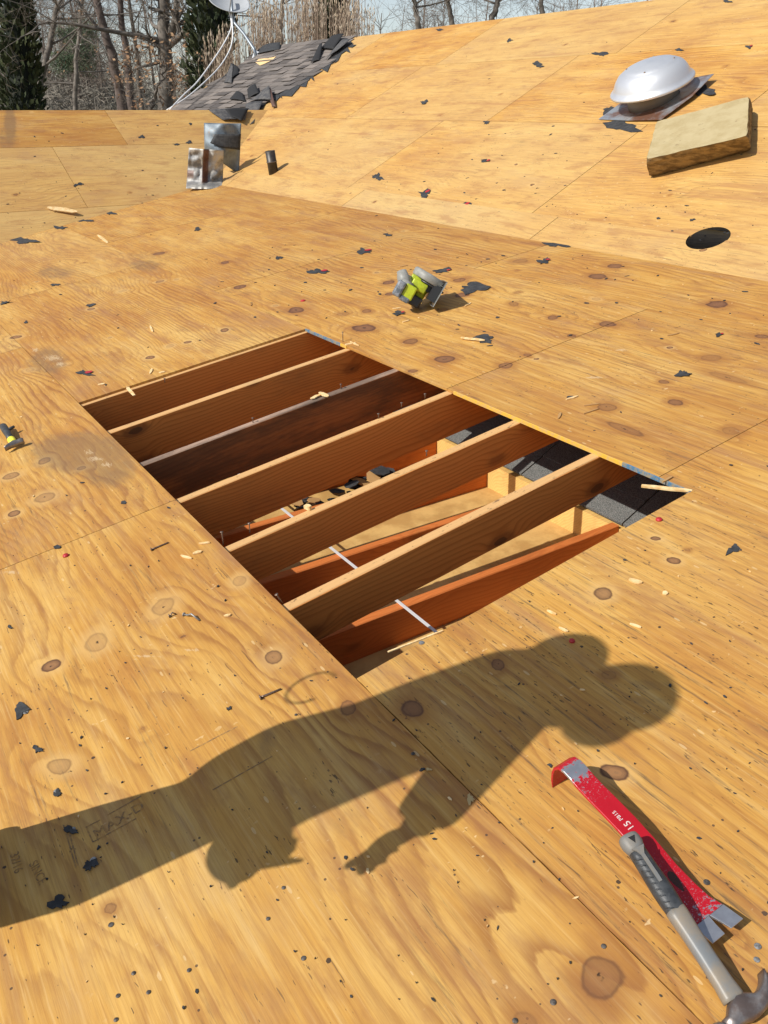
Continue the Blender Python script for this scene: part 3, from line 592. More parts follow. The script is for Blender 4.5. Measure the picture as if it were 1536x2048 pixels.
# ------------------------------------------------------------------ tools on the near deck
def text_mesh(name, body, size, mat, parent, O, ex, ey, extr=0.0003):
    cu = bpy.data.curves.new(name, 'FONT'); cu.body = body; cu.size = size; cu.extrude = extr; cu.align_x = 'CENTER'; cu.align_y = 'CENTER'
    tmp = bpy.data.objects.new(name, cu); COL.objects.link(tmp); dg = bpy.context.evaluated_depsgraph_get(); dg.update()
    me = bpy.data.meshes.new_from_object(tmp.evaluated_get(dg)); bpy.data.objects.remove(tmp); bpy.data.curves.remove(cu)
    ex = Vector(ex).normalized(); ey = Vector(ey); ey = (ey - ex * ey.dot(ex)).normalized(); ez = ex.cross(ey)
    me.transform(Matrix(((ex.x, ey.x, ez.x, O[0]), (ex.y, ey.y, ez.y, O[1]), (ex.z, ey.z, ez.z, O[2]), (0, 0, 0, 1))))
    me.materials.clear(); return link(name, me, mat, parent)
# pry bar
def paint_mat():
    t = NT('chipped_red_enamel'); w = t.attr('wear'); o = t.obj()
    n1 = t.noise(o, 130, 5, .7); n2 = t.vor(o, 160, 'DISTANCE_TO_EDGE').outputs['Distance']
    k = t.step(t.math('ADD', w, t.math('MULTIPLY', t.math('SUBTRACT', n1, .5), 1.3)), .52, .62)
    scr = t.math('MULTIPLY', t.math('LESS_THAN', t.noise(t.vmul(o, (1, 1, 1)), 420, 2), .36), t.step(w, .12, .34)); k = t.math('MAXIMUM', k, t.math('MULTIPLY', scr, .4))
    col = t.mix(k, t.mix(t.noise(o, 25, 3), (.36, .004, .012, 1), (.46, .007, .018, 1)), t.mix(t.noise(o, 60, 4), (.34, .35, .38, 1), (.58, .60, .64, 1)))
    t.set(t.b.inputs['Metallic'], t.math('MULTIPLY', k, .85)); t.bump(k, .4, .0006)
    m = t.done(col, t.math('ADD', .30, t.math('MULTIPLY', n1, .16)), 0, .5); t.set(t.b.inputs['Metallic'], t.math('MULTIPLY', k, .8)); return m
M_ENAMEL = paint_mat()
def pry_bar():
    a = P1.on(1146, 1534, .078); b = P1.on(1455, 1862, .028)
    ua, va = P1.uv(a); ub, vb = P1.uv(b); L = math.hypot(ub - ua, vb - va); d = Vector(((ub - ua) / L, (vb - va) / L)); w = Vector((-d.y, d.x))
    pos = lambda s, x, h: P1.at(ua + d.x * s + w.x * x, va + d.y * s + w.y * x, h)
    t = thing('pry_bar', 'red flat pry bar with hooked end and notched claw, lying under the grey hammer', 'pry bar', P1.at(ua, va, 0))
    prof = [(-.034, .001), (-.034, .018), (-.032, .042), (-.027, .058), (-.016, .070), (-.002, .074), (.014, .072), (.034, .066), (.060, .063), (.10, .060), (.15, .055), (.20, .045), (.25, .031), (.29, .019), (.32, .013), (L - .035, .018)]
    prof = [((s * L / .385 if .05 < s < .325 else s), h) for s, h in prof]
    hw = [.0225 if s < .24 else .0225 + (s - .24) / .105 * .014 for s, h in prof]
    mb = MB(); rings = []; th = .0058
    for i, (s, h) in enumerate(prof):
        p0 = prof[max(i - 1, 0)]; p1 = prof[min(i + 1, len(prof) - 1)]; tx, tz = p1[0] - p0[0], p1[1] - p0[1]; q = math.hypot(tx, tz); nx, nz = -tz / q, tx / q
        k = .35 if i == 0 else 1.0
        def R_(x, o): return pos(s + nx * o * th * k, x, h + max(nz, -1) * o * th * k)
        W = hw[i]; e = .0012
        rings.append([R_(-W, 0), R_(-W, .75), R_(-W + e, 1), R_(W - e, 1), R_(W, .75), R_(W, 0)])
    mb.loft(rings)
    # the two tines of the claw
    s0 = prof[-1][0]; W = hw[-1]; h0 = prof[-1][1]
    for sg in (-1, 1):
        r = []
        for s, inner, outer, hh, tk in ((s0 - .0005, .0008, W, h0, th), (s0 + .016, .0045, W + .001, h0 + .004, th * .8), (s0 + .036, .0075, W + .002, h0 + .010, th * .35)):
            q = sorted((sg * inner, sg * outer)); r.append([pos(s, q[0], hh), pos(s, q[0], hh + tk), pos(s, q[1], hh + tk), pos(s, q[1], hh)])
        mb.loft(r)
    o = mb.build('bar', M_ENAMEL, t, bevel=.0007)
    me = o.data; at = me.attributes.new('wear', 'FLOAT', 'POINT')
    for i, v in enumerate(me.vertices):
        u, vv = P1.uv(v.co); s = (u - ua) * d.x + (vv - va) * d.y; x = abs((u - ua) * w.x + (vv - va) * w.y)
        wv = .14
        if s < .022: wv = .75 if s > -.014 else .22
        elif s < .085: wv = .40
        elif s > L - .036: wv = 1.0
        elif s > L - .085: wv = .48
        elif s > L - .13: wv = .3
        at.data[i].value = wv
    # nail slot: flat teardrop on the blade, the shade of a hole painted dark
    mb = MB(); sc_ = L - .105
    hh = lambda s: np.interp(s, [p[0] for p in prof], [p[1] for p in prof]) + th + .0004
    pts = [(sc_ + .018 * math.cos(a), .0065 * math.sin(a) * (1.1 - .5 * math.cos(a))) for a in [2 * math.pi * k / 16 for k in range(16)]]
    mb.add([pos(s, x, hh(s)) for s, x in pts], [tuple(range(16))]); mb.build('nail_slot', simple('painted_slot_shade', (.07, .025, .018, 1), .7), t)
    ex = (pos(.0, 0, 0) - pos(.1, 0, 0)); M_W = simple('white_print', (.75, .72, .70, 1), .6, 0, 0, 300, (.62, .40, .38, 1))
    ey = pos(0, -.02, 0) - pos(0, .02, 0)
    if ex.cross(ey).dot(P1.n) < 0: ey = -ey
    sl = lambda s: pos(s - .008, 0, hh(s - .008)) - pos(s + .008, 0, hh(s + .008))
    s1 = L * .405; text_mesh('size_mark', '15', .0185, M_W, t, pos(s1, .0, hh(s1) + .0006), sl(s1), ey)
    s2 = L * .335; text_mesh('type_mark', 'PB15', .0105, M_W, t, pos(s2, -.003, hh(s2) + .0006), sl(s2), ey)
pry_bar()

# hammer
M_HGREY = simple('grey_hammer_rubber', (.16, .163, .16, 1), .55, 0, 0, 25, (.20, .18, .15, 1), .15, 200)
M_HSHAFT = simple('worn_grey_shaft', (.165, .175, .18, 1), .45, 0, 0, 14, (.23, .195, .15, 1), .1, 120)
M_HBLACK = simple('black_rubber_grip', (.028, .032, .036, 1), .5, 0, 0, 60, (.05, .055, .06, 1), .25, 250)
M_HSTEEL = simple('hammer_steel', (.17, .13, .115, 1), .42, .75, 0, 22, (.27, .25, .24, 1), .2, 90)
M_HTIP = simple('bright_hammer_steel', (.36, .38, .40, 1), .35, .85, 0, 40, (.25, .24, .24, 1), .1, 200)
def hammer():
    E = P1.on(1256, 1676, .086); Hd = P1.on(1474, 2008, .018)
    ax = (Hd - E); L = ax.length; ax.normalize(); up = P1.n - ax * P1.n.dot(ax); up.normalize(); sd = up.cross(ax)   # sd: picture right / claw side?
    if sd.dot(RIGHT) < 0: sd = -sd
    t = thing('hammer', 'grey handled claw hammer with black ribbed grip, its handle resting across the red pry bar', 'hammer', E)
    def ring(s, w, h, n=16, sq=.75):
        r = []
        for j in range(n):
            a = 2 * math.pi * j / n; c, s_ = math.cos(a), math.sin(a); c = math.copysign(abs(c) ** sq, c); s_ = math.copysign(abs(s_) ** sq, s_)
            r.append(E + ax * s + sd * c * w * 1.02 + up * s_ * h)
        return r
    sec = lambda lst, sq=.75: [ring(s * L / .36, w, h, 16, sq) for s, w, h in lst]
    mb = MB(); mb.loft(sec([(-.006, .013, .011), (-.003, .0165, .014), (.006, .0185, .0155), (.018, .0185, .0155), (.026, .0165, .0145), (.034, .0150, .0138)])); mb.build('butt_cap', M_HGREY, t, True)
    mb = MB(); mb.loft(sec([(.030, .0150, .0135), (.045, .0150, .014), (.075, .0156, .0148), (.10, .0165, .0152), (.125, .0172, .0156), (.15, .0168, .0152), (.172, .0155, .014), (.178, .0142, .0125)]))
    for k in range(9):
        s = (.048 + k * .0138) * L / .36
        mb.tube([E + ax * s - sd * .0152 + up * .006, E + ax * (s + .004) - sd * .0120 + up * .0125, E + ax * (s + .007) - sd * .006 + up * .0146], [.0010, .0017, .0008], 6)
    mb.build('grip', M_HBLACK, t, True)
    mb = MB(); hh = .0152      # the Y shaped grey inlay along the top of the grip
    def strip(p):  # p: list of (s, x0, x1)
        r = [[E + ax * s * L / .36 + sd * x0 + up * (hz - .003), E + ax * s * L / .36 + sd * x0 + up * hz, E + ax * s * L / .36 + sd * x1 + up * hz, E + ax * s * L / .36 + sd * x1 + up * (hz - .003)] for s, x0, x1, hz in p]
        mb.loft(r)
    strip([(.030, -.012, .012, .0150), (.038, -.006, .008, .0154), (.048, -.003, .0035, .0156), (.10, -.003, .0035, .0170), (.112, -.003, .003, .0172)])
    mb.build('grip_inlay', M_HGREY, t)
    mb = MB(); mb.add([E + ax * s * L / .36 + sd * x + up * .0162 for s, x in ((.005, -.0065), (.005, .0065), (.021, 0))], [(0, 1, 2)]); mb.build('hang_hole', simple('painted_hole_shade', (.012, .012, .013, 1), .8), t)  # hole is not cut: its shade is a flat black triangle
    mb = MB(); mb.loft(sec([(.168, .0158, .014), (.18, .0162, .0142), (.22, .0148, .0130), (.27, .0145, .0125), (.32, .0155, .0125), (.345, .0175, .0130), (.352, .0175, .0130)], .6)); mb.build('shaft', M_HSHAFT, t, True)
    C = E + ax * (L * .352 / .36 + .014)
    pt = lambda a, c, h: C + ax * a + sd * c + up * h
    mb = MB()      # claw, cheek and neck as one forging: sections swept from the poll to the claw tip
    path = [(.012, -.034, .0115, .0115), (.008, -.022, .0105, .0115), (.003, -.010, .016, .0145), (.0, .002, .0205, .0155), (.001, .012, .0190, .0155), (.003, .022, .0160, .0165), (.003, .031, .0130, .0185), (-.001, .041, .0100, .0200), (-.007, .049, .0080, .0200), (-.0135, .0555, .0058, .0195), (-.021, .060, .0036, .0185), (-.028, .0625, .0014, .0175)]
    rings = []
    for i, (a, c, r1, r2) in enumerate(path):
        p0 = path[max(i - 1, 0)]; p1 = path[min(i + 1, len(path) - 1)]; da, dc = p1[0] - p0[0], p1[1] - p0[1]; q = math.hypot(da, dc); na, nc = dc / q, -da / q
        rings.append([pt(a + na * r1 * math.copysign(abs(math.cos(x)) ** .7, math.cos(x)), c + nc * r1 * math.copysign(abs(math.cos(x)) ** .7, math.cos(x)), .001 + r2 * math.copysign(abs(math.sin(x)) ** .7, math.sin(x))) for x in [2 * math.pi * k / 16 for k in range(16)]])
    mb.loft(rings); hd = mb.build('head', M_HSTEEL, t, True)
    mb = MB(); mb.lathe([(.0105, 0), (.0125, .006), (.0150, .010), (.0158, .016), (.0158, .026), (.0145, .0285), (.0, .029)], pt(.014, -.032, .001), ax, up, -sd, 24); mb.build('striking_face', M_HTIP, t, True)
hammer()

# little black hammer with a yellow band at the left edge
def small_hammer():
    E = P1.on(6, 852, .03); Hd = P1.on(29, 889, .022)
    ax = (Hd - E); L = ax.length; ax.normalize(); up = (P1.n - ax * P1.n.dot(ax)).normalized(); sd = ax.cross(up)
    if sd.dot(RIGHT) < 0: sd = -sd
    t = thing('hammer', 'small black handled hammer with a bright yellow collar, far left below the grey stain', 'hammer', E)
    def rg(s, w, h): return [E + ax * s + sd * math.cos(2 * math.pi * j / 12) * w + up * math.sin(2 * math.pi * j / 12) * h for j in range(12)]
    mb = MB(); mb.loft([rg(-.01, .010, .009), rg(.0, .016, .013), rg(L * .25, .017, .014), rg(L * .55, .0145, .013), rg(L * .72, .015, .013)]); mb.tube([E + ax * .06 + sd * .012, E + ax * .05 + sd * .03, E + ax * .045 + sd * .038], [.008, .007, .006], 8); mb.build('handle', M_HBLACK, t, True)
    mb = MB(); mb.loft([rg(L * .715, .0158, .0138), rg(L * .78, .0168, .0148), rg(L * .88, .0165, .0145), rg(L * .915, .0155, .013)]); mb.build('collar', simple('bright_yellow_collar', (.85, .80, .06, 1), .45), t, True)
    mb = MB(); C = E + ax * (L * .96)
    mb.loft([[C + sd * c + ax * (o + r1 * math.cos(x)) + up * r2 * math.sin(x) for x in [2 * math.pi * k / 12 for k in range(12)]] for c, o, r1, r2 in ((-.042, .022, .003, .012), (-.030, .014, .007, .013), (-.014, .004, .012, .014), (0, 0, .016, .015), (.014, 0, .012, .013), (.022, 0, .013, .014), (.036, 0, .014, .015), (.040, 0, .011, .012))])
    mb.build('head', M_HSTEEL, t, True)
small_hammer()

# circular saw tipped on its side
def saw():
    O = P1.on(864, 612, .004)
    er = RIGHT - P1.n * RIGHT.dot(P1.n); er.normalize(); en = P1.n; ef = en.cross(er)      # ef points away from the camera
    if ef.dot(FWD) < 0: ef = -ef
    an = math.radians(54)
    y = er * math.cos(an) + en * math.sin(an); z = -er * math.sin(an) + en * math.cos(an); x = (CAM - O).normalized(); x = (x + er * .05 - en * .06).normalized(); y = y - x * y.dot(x); y.normalize()    # x: towards the viewer
    x = x.normalized(); y = (y - x * y.dot(x)).normalized(); z = x.cross(y); z = z if z.dot(en) > 0 else -z
    K = 1.0
    p = lambda a, b, c: O + (x * a + y * b + z * c) * K
    t = thing('circular_saw', 'lime green and grey cordless circular saw tipped over on the low slope', 'circular saw', O)
    G = simple('grey_saw_plastic', (.23, .23, .21, 1), .5, 0, 0, 30, (.30, .30, .28, 1)); LM = simple('lime_saw_plastic', (.42, .50, .02, 1), .42, 0, 0, 30, (.32, .38, .02, 1)); BL = simple('black_saw_plastic', (.02, .021, .023, 1), .4); ST = simple('saw_plate_steel', (.30, .31, .30, 1), .4, .9); BT = simple('dark_battery_plastic', (.10, .12, .14, 1), .3, 0, 0, 40, (.25, .27, .30, 1))
    mb = MB(); mb.box(p(-.15, 0, 0), x * .29, y * .145, z * .004); mb.box(p(-.15, 0, .004), x * .29, y * .004, z * .012); mb.box(p(-.15, .141, .004), x * .29, y * .004, z * .012); mb.build('shoe', ST, t, bevel=.001)
    mb = MB(); mb.lathe([(.0, 0), (.088, 0), (.094, .006), (.094, .036), (.086, .044), (0, .046)], p(-.01, .094, .085), x, z, y, 40); mb.build('blade_guard', G, t, True)
    mb = MB(); mb.lathe([(0, 0), (.080, 0), (.082, .003), (.082, .010), (0, .012)], p(-.01, .082, .062), x, z, y, 40); mb.build('lower_guard', BL, t, True)
    mb = MB(); mb.lathe([(0, 0), (.070, 0), (.070, .0018), (0, .002)], p(-.01, .113, .04), x, z, y, 40); mb.build('blade', ST, t)
    mb = MB(); mb.lathe([(0, 0), (.034, 0), (.038, .006), (.040, .05), (.046, .062), (.046, .10), (0, .102)], p(.0, .0 - .008, .098), x, z, y, 24)
    mb.box(p(-.03, .02, .10), x * .075, y * .075, z * .075); mb.box(p(.035, .03, .075), x * .05, y * .05, z * .085); mb.build('motor_housing', LM, t, True, bevel=.006)
    mb = MB(); mb.lathe([(0, -.006), (.028, -.006), (.033, 0), (.033, .018), (0, .02)], p(0, -.012, .098), x, z, y, 24); mb.build('motor_cap', BL, t, True)
    mb = MB(); mb.tube([p(-.055, .06, .15), p(-.05, .055, .20), p(-.01, .045, .222), p(.04, .038, .215), p(.085, .03, .19), p(.10, .028, .15)], [.022, .021, .021, .022, .023, .024], 14); mb.build('handle', G, t, True)
    mb = MB(); mb.tube([p(.06, .015, .155), p(.062, .045, .205), p(.05, .075, .235)], [.036, .034, .026], 16); mb.build('front_handle', G, t, True)
    mb = MB(); mb.box(p(.055, -.035, .118), x * .07, y * .075, z * .062); mb.build('battery_mount', LM, t, bevel=.008)
    mb = MB(); mb.box(p(.06, -.05, .180), x * .078, y * .085, z * .045); mb.box(p(.07, -.055, .125), x * .06, y * .03, z * .06); mb.build('battery', BT, t, bevel=.01)
    mb = MB(); mb.box(p(-.03, -.052, .062), x * .10, y * .058, z * .085); mb.build('motor_base', BL, t, bevel=.01)
    mb = MB(); mb.box(p(-.10, .02, .006), x * .17, y * .085, z * .045); mb.box(p(-.06, .05, .045), x * .10, y * .05, z * .05); mb.build('depth_bracket', BL, t)
saw()

# ------------------------------------------------------------------ on the main slope: vent, foam slab, open pipe hole, pipe stub
def roof_vent():
    C = P3.on(1308, 205); uu, vv = P3.uv(C)
    X, Y, Z = P3.eu, P3.ev, P3.n
    t = thing('roof_vent', 'round silver metal roof vent with a shallow dome on a square flashing', 'roof vent', C)
    ALU = simple('brushed_aluminium', (.66, .68, .71, 1), .38, .55, 0, 3, (.60, .62, .66, 1), .05, 300); FL = simple('flashing_steel', (.40, .44, .48, 1), .4, .6, 0, 5, (.24, .12, .08, 1))
    s = .305
    sh = Y * .0
    # dome is level-ish: tilt a little back towards the horizontal
    Z2 = (Z * .86 + Vector((0, 0, 1)) * .14).normalized(); Y2 = Z2.cross(X).normalized(); X2 = Y2.cross(Z2)
    mb = MB(); prof = [(s * 1.0, .0), (s * 1.005, .012), (s * .985, .020), (s * .93, .028), (s * .90, .050), (s * .85, .085), (s * .77, .117), (s * .66, .138), (s * .60, .146), (s * .585, .150), (s * .50, .158), (s * .35, .168), (s * .18, .173), (.0, .174)]
    mb.lathe(prof, C + Z2 * .12, X2, Y2, Z2, 56); mb.build('dome', ALU, t, True, bevel=0)
    mb = MB(); mb.lathe([(s * .62, -.01), (s * .62, .145)], C, X, Y, Z, 40); mb.build('collar', simple('vent_collar_steel', (.20, .185, .16, 1), .6, .3), t, True)
    mb = MB(); q = s * 1.0
    mb.prism([C + X * (a * q) + Y * (b * q) + Z * (.006 + c) for a, b, c in ((-1.02, -.9, 0), (0, -.97, .004), (1.0, -.95, .012), (1.12, .05, .03), (1.02, 1.0, .05), (0, 1.0, .01), (-1, 1.0, 0), (-1.0, 0, .0))], Z * .003); mb.build('flange', FL, t)
    for a in (.6, 2.1, 3.6, 5.2):
        mb = MB(); ball(mb, C + Z2 * .273 + X2 * math.cos(a) * s * .56 + Y2 * math.sin(a) * s * .56, .007, 6); mb.build('rivet', M_NAIL, t)
roof_vent()
def foam_mat():
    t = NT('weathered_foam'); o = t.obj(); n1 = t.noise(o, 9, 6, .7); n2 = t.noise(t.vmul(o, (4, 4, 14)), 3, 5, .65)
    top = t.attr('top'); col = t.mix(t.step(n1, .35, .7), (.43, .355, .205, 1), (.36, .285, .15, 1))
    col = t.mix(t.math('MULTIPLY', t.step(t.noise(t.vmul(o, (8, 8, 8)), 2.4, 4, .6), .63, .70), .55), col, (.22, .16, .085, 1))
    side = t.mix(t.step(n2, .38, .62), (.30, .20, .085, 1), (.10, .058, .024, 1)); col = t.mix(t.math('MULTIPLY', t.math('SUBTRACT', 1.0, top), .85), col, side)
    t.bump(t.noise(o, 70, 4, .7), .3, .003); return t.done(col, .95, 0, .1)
def foam():
    h = .155; C = [P3.onuv(1300, 356), P3.onuv(1503, 302)]
    D = [P3.onuv(1500, 192, h), P3.onuv(1312, 243, h)]; A_ = P3.onuv(1291, 320, h); B_ = P3.onuv(1496, 272, h)
    bl = [Vector(A_), Vector(B_), Vector(D[0]), Vector(D[1])]
    base = [Vector(C[0]), Vector(C[1])]; base += [base[1] + (bl[2] - bl[1]), base[0] + (bl[3] - bl[0])]
    n = 14; mb = MB(); vn = random.Random(5); top = []
    lerp2 = lambda q, a, b: (q[0].lerp(q[1], a)).lerp(q[3].lerp(q[2], a), b)
    lv = 6; ringsv = []
    for k in range(lv + 1):
        f = k / lv; q = [base[i].lerp(bl[i], f) for i in range(4)]; loop = []
        for (i, j) in ((0, 1), (1, 2), (2, 3), (3, 0)):
            for a in range(n):
                p = q[i].lerp(q[j], a / n); c = (q[0] + q[2]) / 2; jit = vn.uniform(-.003, .003) - (.012 if a == 0 and k in (0, lv) else 0) - (.006 if k in (0, lv) else 0)
                p = p + (p - c).normalized() * jit; loop.append(P3.at(p.x, p.y, h * f + (.004 if k == 0 else vn.uniform(-.002, .002))))
        ringsv.append(loop)
    mb.loft(ringsv)
    t = thing('foam_slab', 'thick tan foam slab with dirty brown edges below the silver roof vent', 'foam slab', P3.at(*C[0]))
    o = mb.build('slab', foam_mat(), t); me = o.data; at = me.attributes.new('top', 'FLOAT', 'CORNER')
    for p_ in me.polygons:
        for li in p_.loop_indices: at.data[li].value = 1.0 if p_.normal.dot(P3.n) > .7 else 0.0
foam()
def pipe_stub():
    C = P3.on(547, 345); ax = (P3.n * .25 + Vector((0, 0, 1)) * .9 - RIGHT * .03).normalized(); X = ax.orthogonal().normalized(); Y = ax.cross(X)
    top = C + ax * .21
    t = thing('pipe_stub', 'short black plumbing vent pipe standing up beside the valley', 'vent pipe', C)
    M = simple('black_pipe_plastic', (.025, .021, .018, 1), .45, 0, 0, 20, (.05, .04, .033, 1))
    mb = MB(); r = .052; mb.lathe([(r, -.05), (r, .10), (r * 1.05, .102), (r * 1.05, .112), (r, .114), (r, .215), (r * .86, .215), (r * .86, .02), (0, .02)], C, X, Y, ax, 28); mb.build('pipe', M, t, True)
    mb = MB(); mb.tube([C + ax * .107 + (X * math.cos(a) + Y * math.sin(a)) * r * 1.06 for a in [2 * math.pi * k / 20 for k in range(21)]], .004, 6); mb.build('clamp_ring', simple('clamp_wire', (.25, .22, .20, 1), .4, .8), t)
pipe_stub()

# ------------------------------------------------------------------ bent flashing left standing in the valley
def galv(name, c1, c2, rust=.0):
    t = NT(name); o = t.obj(); n1 = t.noise(o, 5, 6, .7); n2 = t.noise(o, 14, 5, .7)
    col = t.mix(t.step(n1, .38, .62), c1, c2); col = t.mix(t.math('MULTIPLY', t.step(n2, .58, .72), .8), col, (.22, .16, .12, 1)); 
    r = t.attr('rust'); col = t.mix(r, col, (.13, .05, .028, 1)); return t.done(col, .58, .4)
def curved_sheet(name, parent, mat, base_px, Wv, Hv, fn, nw, nh, rust=None, th=.002):
    mb = MB(); pts = []
    for j in range(nh + 1):
        for i in range(nw + 1): pts.append(fn(i / nw, j / nh))
    fs = [(j * (nw + 1) + i, j * (nw + 1) + i + 1, (j + 1) * (nw + 1) + i + 1, (j + 1) * (nw + 1) + i) for j in range(nh) for i in range(nw)]
    mb.add(pts, fs); o = mb.build(name, mat, parent, True); so = o.modifiers.new('gauge', 'SOLIDIFY'); so.thickness = th
    at = o.data.attributes.new('rust', 'FLOAT', 'POINT')
    if rust:
        k = 0
        for j in range(nh + 1):
            for i in range(nw + 1): at.data[k].value = rust(i / nw, j / nh); k += 1
    return o
def flashings():
    _v = VN(5); NZ = lambda x, y: float(_v(np.array([x + 3.0]), np.array([y + 3.0]))[0])
    cf = Vector((CAM.x - 3.0, CAM.y - 5.4, 0)).normalized(); rt = Vector((-cf.y, cf.x, 0)); rt = rt if rt.dot(RIGHT) > 0 else -rt; up = Vector((0, 0, 1))
    def at(px, py, dep):      # on an upright sheet facing the ladder side, dep in front of the valley foot
        O = P1.on(410, 372) + cf * dep; d = RIGHT * ((px - 768) / 1600) - UP * ((py - 1024) / 1600) + FWD
        return CAM + d * ((O - CAM).dot(cf) / d.dot(cf))
    bil = lambda q, a, b: (Vector(q[0]).lerp(Vector(q[1]), a)).lerp(Vector(q[3]).lerp(Vector(q[2]), a), b)
    t = thing('valley_flashing', 'bent galvanised valley flashing with a brown rusty rib, standing at the foot of the valley', 'metal flashing', P1.on(410, 372))
    q1 = ((372, 366), (445, 366), (447, 300), (378, 295))
    def f1(a, b):
        p = bil(q1, a, b); w = at(p.x, p.y, .02); bulge = .05 * math.sin(math.pi * a) + .035 * math.exp(-((a - .42) / .05) ** 2) - .02 * math.exp(-((a - .56) / .08) ** 2)
        return w + cf * (NZ(a * 5, b * 6) * .035 + NZ(a * 13, b * 11) * .012) + cf * (bulge + .10 * (b - .3) ** 2) - up * .04 * (1 - b) + (cf * (.22 * max(0, .14 - b) / .14) if b < .14 else Vector((0, 0, 0)))
    curved_sheet('rib_sheet', t, galv('mottled_galvanised', (.50, .48, .43, 1), (.22, .22, .22, 1)), None, None, None, f1, 30, 20, lambda a, b: .9 if .42 < a < .60 and b > .12 else (.6 if a < .2 and .2 < b < .45 else 0))
    t2 = thing('flashing_sheet', 'blue grey galvanised flashing sheet curled upright behind the rusty valley flashing', 'metal flashing', P1.on(430, 365))
    q2 = ((409, 298), (478, 350), (483, 247), (408, 246))
    def f2(a, b):
        p = bil(q2, a, b); w = at(p.x, p.y, -.10); return w + cf * (NZ(a * 4 + 9, b * 4) * .022) + cf * (.10 * math.sin(math.pi * min(1, a * 1.1)) - .16 * (b - .35) ** 2)
    curved_sheet('curled_sheet', t2, galv('blue_galvanised', (.12, .15, .18, 1), (.22, .26, .29, 1)), None, None, None, f2, 24, 20)
    def f3(a, b):
        p = bil(((420, 292), (480, 300), (482, 268), (430, 268)), a, b); 
        if a < .35: p = p + Vector((0, -6 * (1 - b) * (1 - a / .35)))
        w = at(p.x, p.y, .0); return w + cf * (.02 * math.sin(math.pi * a))
    tf = thing('felt_scrap', 'black felt flap stuck across the upright blue grey flashing sheet', 'felt scrap', at(450, 285, 0)); 
    curved_sheet('flap', tf, M_FELT, None, None, None, f3, 10, 6)
    tag(tf, group='torn black felt scraps')
flashings()

